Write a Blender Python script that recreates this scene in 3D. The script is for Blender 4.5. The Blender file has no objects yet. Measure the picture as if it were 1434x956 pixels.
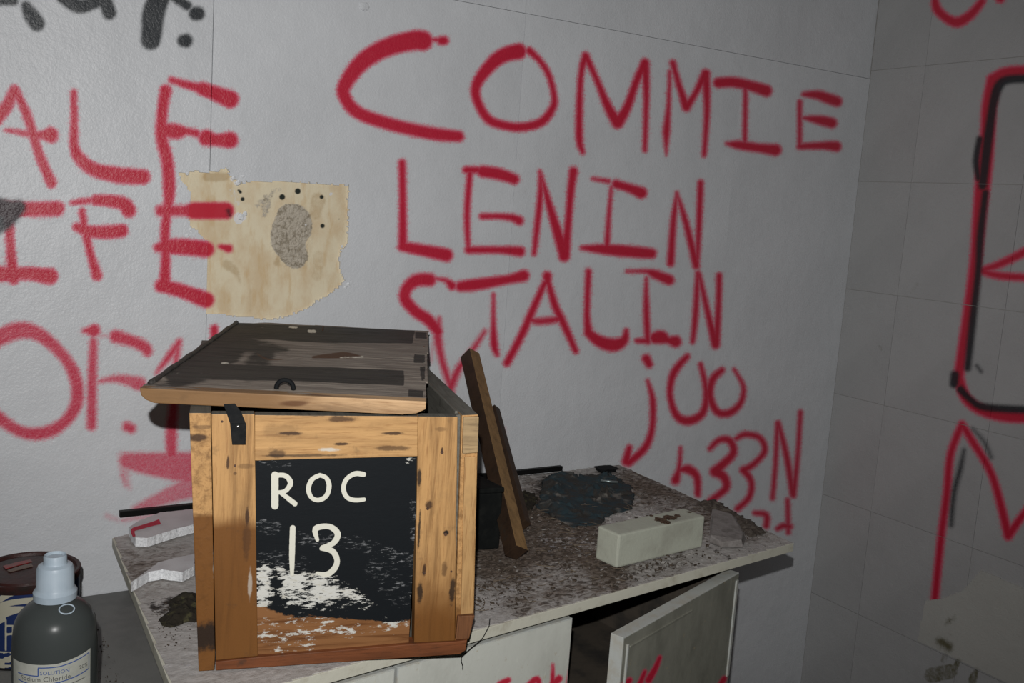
import bpy, bmesh, math, random
import numpy as np
from mathutils import Vector, Matrix, noise as mnoise
random.seed(7); np.random.seed(7)
C = bpy.context.scene.collection
SC = bpy.context.scene

# ---------------------------------------------------------------- camera, world, light, exposure
FPX = 1372.0; CX, CY = 717.0, 478.0           # focal length and centre for a 1434 x 956 frame
def _ray(v): return np.array([v[0]-CX, v[1]-CY, FPX])
_X = _ray((2918, 433)); _X /= np.linalg.norm(_X)
_Y = _ray((-143, 226)); _Y -= _X*(_X@_Y); _Y /= np.linalg.norm(_Y)
_Z = np.cross(_X, _Y)
if _Z[1] > 0: _Z = -_Z
R = np.array([_X, _Y, _Z])                    # camera space -> room space
S = 0.62                                      # metres per survey unit (camera stands one unit above the worktop)
CAM = np.array([0., 0., 1.37])
cam = bpy.data.cameras.new('camera'); co = bpy.data.objects.new('camera', cam); C.objects.link(co)
cam.sensor_width = 36; cam.lens = FPX/1434*36; cam.clip_start = .02
m = Matrix.Identity(4)
for i in range(3):
    m[i][0] = R[i, 0]; m[i][1] = -R[i, 1]; m[i][2] = -R[i, 2]; m[i][3] = CAM[i]
co.matrix_world = m
SC.camera = co
SC.view_settings.view_transform = 'Standard'; SC.view_settings.look = 'None'
SC.view_settings.gamma = 1; SC.view_settings.use_curve_mapping = False
SC.view_settings.exposure = 0.0
w = bpy.data.worlds.new('world'); SC.world = w; w.use_nodes = True
w.node_tree.nodes['Background'].inputs[0].default_value = (.8, .9, 1, 1)
w.node_tree.nodes['Background'].inputs[1].default_value = .018
# the camera's flash, a little above the lens
fl = bpy.data.lights.new('flash', 'SPOT'); fo = bpy.data.objects.new('flash', fl); C.objects.link(fo)
fl.energy = 91; fl.shadow_soft_size = .007; fl.spot_size = math.radians(102); fl.spot_blend = 1.0; fl.color = (1, .985, .97)
fo.location = CAM + np.array([-.06, -.03, .18])*S
_aim = R @ _ray((660, 455)); _aim = Vector(_aim).normalized()
fo.rotation_euler = _aim.to_track_quat('-Z', 'Y').to_euler()

# ---------------------------------------------------------------- survey helpers (pixel -> point of the room, room -> pixel)
def U(x, y, z): return np.array([x*S, y*S, z*S]) + CAM
def dray(p): return R @ _ray(p)
def onz(p, z): r = dray(p); return CAM + r*((z-CAM[2])/r[2])       # z, y, x in metres
def ony(p, y): r = dray(p); return CAM + r*(y/r[1])
def onx(p, x): r = dray(p); return CAM + r*(x/r[0])
def onplane(p, A, n): r = dray(p); return CAM + r*((n@(A-CAM))/(n@r))
def proj(P):
    q = (np.asarray(P)-CAM) @ R
    return np.stack([CX+FPX*q[:, 0]/q[:, 2], CY+FPX*q[:, 1]/q[:, 2]], 1), q[:, 2]
ZT = .75; YB = 2.974*S; XR = 3.656*S; ZLOW = 1.37-1.23*S

# ---------------------------------------------------------------- object helpers
def tag(o, label=None, cat=None, group=None, kind=None):
    if label: o['label'] = label
    if cat: o['category'] = cat
    if group: o['group'] = group
    if kind: o['kind'] = kind
    return o
def thing(name, label, cat, loc, rz=0, group=None):
    o = bpy.data.objects.new(name, None); C.objects.link(o); o.empty_display_size = .05
    o.location = loc; o.rotation_euler = (0, 0, rz)
    return tag(o, label, cat, group)
def inv(parent):
    if parent is None: return Matrix.Identity(4)
    M = Matrix.LocRotScale(parent.location, parent.rotation_euler, None)
    if parent.parent: M = inv(parent.parent).inverted() @ M
    return M.inverted()
def mk(name, V, F, mat, parent=None, smooth=False, loc=None):
    """mesh from ROOM coordinates, stored in the frame of its parent (or about loc)"""
    V = np.asarray(V, float)
    me = bpy.data.meshes.new(name)
    M = np.array(inv(parent))
    V = V @ M[:3, :3].T + M[:3, 3]
    org = np.zeros(3)
    if loc is not None:
        org = np.asarray(loc, float) @ M[:3, :3].T + M[:3, 3]; V = V-org
    me.from_pydata(V.tolist(), [], [list(map(int, f)) for f in F] if not isinstance(F, np.ndarray) else F.tolist())
    mats = mat if isinstance(mat, (list, tuple)) else [mat]
    for k in mats: me.materials.append(k)
    me.update()
    o = bpy.data.objects.new(name, me); C.objects.link(o); o.location = org
    if parent: o.parent = parent
    if smooth: me.polygons.foreach_set('use_smooth', [True]*len(me.polygons))
    return o
def fixn(o):
    bm = bmesh.new(); bm.from_mesh(o.data); bmesh.ops.recalc_face_normals(bm, faces=bm.faces[:]); bm.to_mesh(o.data); bm.free(); return o
def bevel(o, w=.0015, seg=2):
    bm = bmesh.new(); bm.from_mesh(o.data)
    bmesh.ops.recalc_face_normals(bm, faces=bm.faces[:])
    bmesh.ops.bevel(bm, geom=bm.edges[:]+bm.verts[:], offset=w, segments=seg, affect='EDGES', profile=.6, clamp_overlap=True)
    bm.to_mesh(o.data); bm.free(); return o
def prism(name, poly, vec, mat, parent=None, bev=.0012, loc=None):
    """closed solid: polygon of room points extruded by vec"""
    n = len(poly); A = np.array(poly); B = A+np.asarray(vec)
    F = [list(range(n)), list(range(2*n-1, n-1, -1))] + [[i, (i+1) % n, n+(i+1) % n, n+i] for i in range(n)]
    o = mk(name, np.vstack([A, B]), F, mat, parent, loc=loc)
    fixn(o)
    return bevel(o, bev) if bev else o
def bx(name, lo, hi, mat, parent=None, bev=.0012, loc=None):
    x0, y0, z0 = lo; x1, y1, z1 = hi
    return prism(name, [(x0, y0, z0), (x1, y0, z0), (x1, y1, z0), (x0, y1, z0)], (0, 0, z1-z0), mat, parent, bev, loc)
def lathe(name, prof, c, mat, parent=None, seg=64, smooth=True):
    V = []; F = []
    for r, z in prof:
        for k in range(seg):
            a = 2*math.pi*k/seg; V.append((c[0]+r*math.cos(a), c[1]+r*math.sin(a), c[2]+z))
    for i in range(len(prof)-1):
        for k in range(seg):
            F.append([i*seg+k, i*seg+(k+1) % seg, (i+1)*seg+(k+1) % seg, (i+1)*seg+k])
    if prof[0][0] > 1e-5: F.append(list(range(seg-1, -1, -1)))
    if prof[-1][0] > 1e-5: F.append([(len(prof)-1)*seg+k for k in range(seg)])
    o = mk(name, V, F, mat, parent)
    bm = bmesh.new(); bm.from_mesh(o.data); bmesh.ops.remove_doubles(bm, verts=bm.verts[:], dist=1e-6)
    bmesh.ops.recalc_face_normals(bm, faces=bm.faces[:])
    if smooth:
        for f in bm.faces: f.smooth = True
        for e in bm.edges:
            if len(e.link_faces) == 2 and e.calc_face_angle(0) > .6: e.smooth = False
    bm.to_mesh(o.data); bm.free()
    return o
def tube(name, pts, r, mat, parent=None, seg=7, closed=False):
    P = [Vector(p) for p in pts]; n = len(P); V = []; F = []
    rr = r if isinstance(r, (list, tuple)) else [r]*n
    up = None
    for i in range(n):
        t = (P[(i+1) % n]-P[i-1]) if closed else (P[min(i+1, n-1)]-P[max(i-1, 0)])
        t.normalize()
        if up is None: up = t.orthogonal()
        up = (up - t*up.dot(t)).normalized(); b = t.cross(up)
        for k in range(seg):
            a = 2*math.pi*k/seg; V.append(P[i]+(up*math.cos(a)+b*math.sin(a))*rr[i])
    for i in range(n if closed else n-1):
        for k in range(seg):
            j = (i+1) % n; F.append([i*seg+k, i*seg+(k+1) % seg, j*seg+(k+1) % seg, j*seg+k])
    if not closed: F += [list(range(seg-1, -1, -1)), [(n-1)*seg+k for k in range(seg)]]
    return fixn(mk(name, np.array([v[:] for v in V]), F, mat, parent, smooth=True))
def lin(a, b, st): n = max(1, int(round(abs(b-a)/st))); return np.linspace(a, b, n+1)
def grid(name, O, du, dv, us, vs, th, mat, parent=None, keep=None, disp=None, loc=None):
    """dense sheet: front at O + u du + v dv, with a skirt th deep along -(du x dv)"""
    O = np.asarray(O, float); du = np.asarray(du, float); dv = np.asarray(dv, float); N = np.cross(du, dv)
    nu, nv = len(us), len(vs)
    uu, vv = np.meshgrid(us, vs)
    V = O + uu.reshape(-1, 1)*du + vv.reshape(-1, 1)*dv
    k = np.ones((nv-1, nu-1), bool)
    if keep is not None:
        Vc = V.reshape(nv, nu, 3); cc = (Vc[:-1, :-1]+Vc[1:, 1:])/2
        k = keep(cc.reshape(-1, 3)).reshape(nv-1, nu-1)
    base = V.copy()
    if disp is not None: V = V + N*disp(V)[:, None]
    idx = np.arange(nu*nv).reshape(nv, nu)
    j, i = np.nonzero(k)
    Fq = np.stack([idx[j, i], idx[j, i+1], idx[j+1, i+1], idx[j+1, i]], 1)
    kp = np.zeros((nv+1, nu+1), bool); kp[1:-1, 1:-1] = k
    E = []
    for (dj, di, a, b) in ((-1, 0, (0, 0), (0, 1)), (1, 0, (1, 1), (1, 0)), (0, -1, (1, 0), (0, 0)), (0, 1, (0, 1), (1, 1))):
        bnd = k & ~kp[1+dj:nv+dj, 1+di:nu+di]
        jj, ii = np.nonzero(bnd)
        E.append(np.stack([idx[jj+a[0], ii+a[1]], idx[jj+b[0], ii+b[1]]], 1))
    E = np.vstack(E)
    ub, invi = np.unique(E, return_inverse=True); invi = invi.reshape(E.shape)
    VB = base[ub] - N*th
    off = len(V)
    Sk = np.stack([E[:, 1], E[:, 0], off+invi[:, 0], off+invi[:, 1]], 1)
    A = np.vstack([V, VB]); F = np.vstack([Fq, Sk])
    used = np.unique(F); rm = np.full(len(A), -1); rm[used] = np.arange(len(used))
    o = mk(name, A[used], rm[F], mat, parent, loc=loc)
    return o, A[used]

# ---------------------------------------------------------------- spray paint: strokes laid on the surface, stored per vertex
def smooth_line(pts):
    P = np.array([p[:3] if len(p) > 2 else (p[0], p[1], 5) for p in pts], float)
    if len(P) < 3: return P
    out = []
    for i in range(len(P)-1):
        p0, p1, p2, p3 = P[max(i-1, 0)], P[i], P[i+1], P[min(i+2, len(P)-1)]
        for t in (0, .25, .5, .75):
            out.append(.5*((2*p1)+(-p0+p2)*t+(2*p0-5*p1+4*p2-p3)*t*t+(-p0+3*p1-3*p2+p3)*t**3))
    out.append(P[-1]); return np.array(out)
def strokes(px, S_, soft=5., haze=17., raw=False):
    """coverage (0..1) and overspray (0..1) of every point from a list of (points, opacity)"""
    cov = np.zeros(len(px)); hz = np.zeros(len(px))
    for st in S_:
        pts, op = (st if isinstance(st, tuple) else (st, 1.))
        L = np.array(pts, float) if raw else smooth_line(pts)
        L[:, 2] = np.maximum(L[:, 2], .8)
        if len(L) == 1: L = np.vstack([L, L+[.01, 0, 0]])
        mr = L[:, 2].max()+haze
        lo = L[:, :2].min(0)-mr; hi = L[:, :2].max(0)+mr
        I = np.nonzero((px[:, 0] > lo[0]) & (px[:, 0] < hi[0]) & (px[:, 1] > lo[1]) & (px[:, 1] < hi[1]))[0]
        if not len(I): continue
        q = px[I]; bd = np.full(len(I), 1e9)
        for a, b in zip(L[:-1], L[1:]):
            d = b[:2]-a[:2]; t = np.clip(((q-a[:2])@d)/max(d@d, 1e-9), 0, 1)
            rr = a[2]+(b[2]-a[2])*t
            bd = np.minimum(bd, np.hypot(q[:, 0]-a[0]-t*d[0], q[:, 1]-a[1]-t*d[1])-rr)
        cov[I] = np.maximum(cov[I], np.clip(.5-bd/soft/2, 0, 1)*op)
        hz[I] = np.maximum(hz[I], np.clip(1-bd/haze, 0, 1)**2*op)
    return cov, hz
def setattr4(o, name, arr):
    a = o.data.attributes.new(name, 'FLOAT_COLOR', 'POINT')
    a.data.foreach_set('color', np.ascontiguousarray(arr, dtype=np.float32).ravel())
def inpoly(p, poly):
    x, y = p[:, 0], p[:, 1]; c = np.zeros(len(p), bool); n = len(poly)
    for i in range(n):
        x1, y1 = poly[i]; x2, y2 = poly[(i+1) % n]
        if y1 == y2: continue
        c ^= ((y1 > y) != (y2 > y)) & (x < (x2-x1)*(y-y1)/(y2-y1)+x1)
    return c

# ---------------------------------------------------------------- materials
class NT:
    def __init__(s, name):
        s.m = bpy.data.materials.new(name); s.m.use_nodes = True; s.t = s.m.node_tree; s.b = s.t.nodes['Principled BSDF']
        s.b.inputs['Specular IOR Level'].default_value = .3
        s._o = None
    def n(s, ty, **k):
        x = s.t.nodes.new(ty)
        for a, b in k.items():
            if hasattr(x, a): setattr(x, a, b)
            else: x.inputs[a].default_value = b
        return x
    def l(s, a, b): s.t.links.new(a, b)
    def co(s):
        if s._o is None: s._o = s.n('ShaderNodeTexCoord').outputs['Object']
        return s._o
    def noise(s, sc, det=3, rough=.5, stretch=None, dist=0):
        v = s.co()
        if stretch:
            mp = s.n('ShaderNodeMapping'); mp.inputs['Scale'].default_value = stretch; s.l(v, mp.inputs[0]); v = mp.outputs[0]
        x = s.n('ShaderNodeTexNoise'); x.inputs['Scale'].default_value = sc; x.inputs['Detail'].default_value = det
        x.inputs['Roughness'].default_value = rough; x.inputs['Distortion'].default_value = dist
        s.l(v, x.inputs['Vector']); return x.outputs[0]
    def ramp(s, v, a, b):
        x = s.n('ShaderNodeMapRange', interpolation_type='SMOOTHSTEP'); x.inputs[1].default_value = a; x.inputs[2].default_value = b
        s.l(v, x.inputs[0]); return x.outputs[0]
    def math(s, op, a, b=None, c=None):
        x = s.n('ShaderNodeMath', operation=op)
        for i, v in enumerate((a, b, c)):
            if v is None: continue
            if isinstance(v, (int, float)): x.inputs[i].default_value = v
            else: s.l(v, x.inputs[i])
        return x.outputs[0]
    def mix(s, f, a, b):
        x = s.n('ShaderNodeMix', data_type='RGBA')
        for i, v in ((0, f), (6, a), (7, b)):
            if isinstance(v, (int, float)): x.inputs[i].default_value = v
            elif isinstance(v, tuple): x.inputs[i].default_value = (*v, 1)
            else: s.l(v, x.inputs[i])
        return x.outputs[2]
    def attr(s, name):
        x = s.n('ShaderNodeAttribute', attribute_name=name); sp = s.n('ShaderNodeSeparateColor'); s.l(x.outputs['Color'], sp.inputs[0])
        return sp.outputs[0], sp.outputs[1], sp.outputs[2], x.outputs['Alpha']
    def bump(s, h, dist, st=1.):
        x = s.n('ShaderNodeBump'); x.inputs['Distance'].default_value = dist; x.inputs['Strength'].default_value = st
        s.l(h, x.inputs['Height'])
        if s.b.inputs['Normal'].links: s.l(s.b.inputs['Normal'].links[0].from_socket, x.inputs['Normal'])
        s.l(x.outputs[0], s.b.inputs['Normal'])
    def out(s, col, rough=.7):
        if isinstance(col, tuple): s.b.inputs['Base Color'].default_value = (*col, 1)
        else: s.l(col, s.b.inputs['Base Color'])
        s.b.inputs['Roughness'].default_value = rough
        return s.m
RED = (.55, .008, .038); RED2 = (.66, .05, .12); BLK = (.010, .014, .018)
def spray_layers(t, col, red=RED):
    r, h, b, a = t.attr('paint')
    sp = t.noise(620, 2, .7); sp2 = t.noise(210, 4, .75); st = t.noise(90, 3, .7, (.35, 1, 2.2))
    n = t.math('SUBTRACT', t.math('MULTIPLY_ADD', sp, .55, t.math('MULTIPLY', sp2, .45)), .5)
    hz = t.ramp(t.math('ADD', t.math('MULTIPLY', h, .62), t.math('ADD', t.math('MULTIPLY', n, 1.7), t.math('MULTIPLY', t.math('SUBTRACT', st, .5), .7))), .30, .80)
    col = t.mix(t.math('MULTIPLY', hz, .62), col, RED2)
    e = t.math('ADD', r, t.math('MULTIPLY', n, .55))
    col = t.mix(t.math('MULTIPLY', t.ramp(e, .08, .80), .97), col, t.mix(t.ramp(e, .45, .95), RED2, red))
    bm = t.ramp(t.math('ADD', b, t.math('MULTIPLY', n, .5)), .08, .62)
    return t.mix(t.math('MULTIPLY', bm, .96), col, BLK), a, n
def m_wall(name, base):
    t = NT(name)
    big = t.noise(3.5, 4, .6)
    col = t.mix(t.ramp(big, .3, .75), base, tuple(c*.9 for c in base))
    st = t.ramp(t.noise(14, 5, .7, (1, 1, .6)), .62, .8)
    col = t.mix(t.math('MULTIPLY', st, .18), col, (.45, .43, .38))
    col, a, n = spray_layers(t, col)
    n3 = t.noise(60, 4, .7)
    col = t.mix(t.ramp(t.math('ADD', a, t.math('MULTIPLY', t.math('SUBTRACT', n3, .5), 1.0)), .4, 1.0), col, (.13, .12, .07))
    t.bump(t.noise(230, 3, .6), .0013, .7)
    t.bump(t.noise(24, 3, .5), .004, .5)
    t.b.inputs['Specular IOR Level'].default_value = .45
    return t.out(col, .42)
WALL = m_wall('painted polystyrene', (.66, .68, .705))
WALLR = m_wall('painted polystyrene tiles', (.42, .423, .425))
def m_plain(name, c, c2=None, sc=20, rough=.7, bump=0, bsc=200, thr=(.4, .7), metal=0, stretch=None):
    t = NT(name); col = c
    if c2: col = t.mix(t.ramp(t.noise(sc, 5, .65, stretch), *thr), c, c2)
    if bump: t.bump(t.noise(bsc, 4, .6), bump, .8)
    t.b.inputs['Metallic'].default_value = metal
    if max(c) < .02: t.b.inputs['Specular IOR Level'].default_value = .1
    return t.out(col, rough)
def m_wood(name, light, dark, st=(3, 40, 40), stain=None, knots=True, wear=0., rough=.6, zst=None, marks=()):
    """st: noise stretch, small along the grain"""
    t = NT(name)
    g = t.noise(2.2, 6, .65, st, .4); g2 = t.noise(5, 4, .6, tuple(s*1.8 for s in st))
    col = t.mix(t.ramp(g, .35, .7), light, tuple(l*.62+d*.18 for l, d in zip(light, dark)))
    col = t.mix(t.math('MULTIPLY', t.ramp(g2, .5, .72), .45), col, dark)
    col = t.mix(t.math('MULTIPLY', t.ramp(t.noise(12, 5, .7), .52, .75), .25), col, (.06, .045, .03))
    if zst:    # varnish / old damp stain with its own edge, ax coordinate and threshold
        sx = t.n('ShaderNodeSeparateXYZ'); t.l(t.co(), sx.inputs[0])
        e = t.math('ADD', sx.outputs[zst[0]], t.math('MULTIPLY', t.math('SUBTRACT', t.noise(9, 3, .6), .5), zst[3]))
        col = t.mix(t.ramp(e, zst[1], zst[2]), tuple(zst[4]), col)
        col = t.mix(t.math('MULTIPLY', t.ramp(g, .45, .7), .3), col, tuple(c*.4 for c in zst[4]))
    if marks:
        sx2 = t.n('ShaderNodeSeparateXYZ'); t.l(t.co(), sx2.inputs[0]); nn_ = t.math('MULTIPLY', t.math('SUBTRACT', t.noise(55, 4, .7), .5), 1.6)
        for (mx, mz, rx, rz_, op, mc) in marks:
            dx = t.math('DIVIDE', t.math('SUBTRACT', sx2.outputs[0], mx), rx); dz = t.math('DIVIDE', t.math('SUBTRACT', sx2.outputs[2], mz), rz_)
            d_ = t.math('ADD', t.math('SQRT', t.math('ADD', t.math('MULTIPLY', dx, dx), t.math('MULTIPLY', dz, dz))), nn_)
            col = t.mix(t.math('MULTIPLY', t.ramp(t.math('SUBTRACT', 2., d_), .85, 1.45), op), col, mc)
    if knots:
        k = t.ramp(t.noise(7, 2, .4, tuple(.4*s if s == min(st) else s*.12 for s in st)), .69, .76)
        col = t.mix(t.math('MULTIPLY', k, .85), col, tuple(d*.5 for d in dark))
    if wear: col = t.mix(t.math('MULTIPLY', t.ramp(t.noise(30, 5, .7), .58, .72), wear), col, (.03, .026, .02))
    t.bump(g, .0008, .5); t.bump(t.noise(300, 2), .0003, .4)
    return t.out(col, rough)
PINE = (.52, .295, .115); PDARK = (.20, .075, .02)
STAIN = (.175, .070, .015)
GZ = (40, 40, 3); GX = (3, 40, 40); GY = (40, 3, 40)
_A = onz((277, 942), ZT); _B = onz((650, 917), ZT); _u = (_B-_A)/np.linalg.norm(_B-_A); _n = np.array([_u[1], -_u[0], 0.])
def mark(x, y, rx, ry, op=.9, c=(.045, .02, .01)):
    q = onplane((x, y), _A, _n); return ((q-_A)@_u, q[2]-ZT, rx*.00093, ry*.00093, op, c)
DKB = (.02, .012, .008); CHK = (.6, .58, .52)
W_STILE = m_wood('pine upright', PINE, PDARK, GZ, zst=(2, .185, .208, .05, STAIN), wear=.3, knots=False, marks=[mark(319, 650, 2, 12), mark(346, 725, 3, 14), mark(344, 655, 12, 4, .4), mark(350, 820, 3, 22, .5, CHK), mark(345, 760, 6, 30, .5), mark(329, 665, 3, 3, .6)])
W_STILE_R = m_wood('pine upright right', PINE, PDARK, GZ, zst=(2, .05, .14, .09, STAIN), wear=.3, knots=False, marks=[mark(601, 709, 6, 7), mark(625, 748, 4, 4, 1, DKB), mark(619, 633, 2, 6), mark(594, 800, 3, 10), mark(587, 670, 3, 14, .9, DKB), mark(587, 745, 2, 30, .9, DKB), mark(588, 830, 5, 16, .9, DKB), mark(622, 800, 5, 12, .6), mark(633, 830, 5, 22, .9, DKB), mark(617, 603, 10, 4, .4)])
W_RAIL = m_wood('pine rail', (.55, .32, .13), PDARK, GX, wear=.3, knots=False, marks=[mark(408, 609, 20, 3), mark(550, 609, 18, 3), mark(478, 624, 14, 2.4), mark(478, 589, 22, 5, .8), mark(460, 632, 14, 3, .8, CHK), mark(390, 638, 12, 6, .7), mark(430, 640, 60, 2, .7, DKB), mark(550, 630, 30, 4, .7), mark(445, 583, 70, 2.5, .7, DKB), mark(395, 606, 30, 10, .25)])
W_BOT = m_wood('stained bottom rail', (.19, .062, .022), (.05, .018, .008), GX, wear=.5, knots=False)
W_SIDE = m_wood('side board', PINE, PDARK, GY, zst=(2, .203, .211, .006, STAIN), wear=.3, knots=False, marks=[mark(276, 615, 16, 6), mark(285, 893, 60, 22, .95, DKB), mark(284, 600, 14, 3, .5), mark(300, 750, 1.5, 60, .5, CHK), mark(662, 622, 14, 5, .6)])
W_SIDE_R = m_wood('right side board', PINE, PDARK, GY, zst=(2, .05, .09, .03, STAIN), wear=.35, knots=False)
W_GREY = m_wood('weathered grey wood', (.14, .135, .115), (.04, .036, .028), GY, knots=False, wear=.5, rough=.8)
W_LIDF = m_wood('lid front edge', (.56, .36, .19), PDARK, GX, wear=.15, zst=(0, .17, .27, .12, (.22, .12, .05)))
W_DARK = m_wood('dark batten', (.05, .028, .015), (.018, .010, .006), GZ, knots=False, wear=.7)
W_BATT = m_wood('old batten', (.40, .26, .12), (.07, .035, .015), (40, 40, 4), knots=False, wear=.5)
BLACKM = m_plain('black painted metal', (.008, .009, .010), (.016, .016, .016), 60, .7, .0004)
NAILM = m_plain('rusty nail', (.10, .05, .03), (.03, .02, .015), 200, .6, .0002)
CREAM = m_plain('cream laminate edge', (.58, .57, .48), (.40, .37, .29), 25, .5, .0004, 120, (.5, .8))
STYRO = m_plain('raw polystyrene', (.86, .88, .90), (.62, .64, .66), 260, .7, .0022, 230, (.35, .7))
BATTEN = m_plain('black plastic strip', (.008, .008, .008), None, rough=.45)

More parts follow.
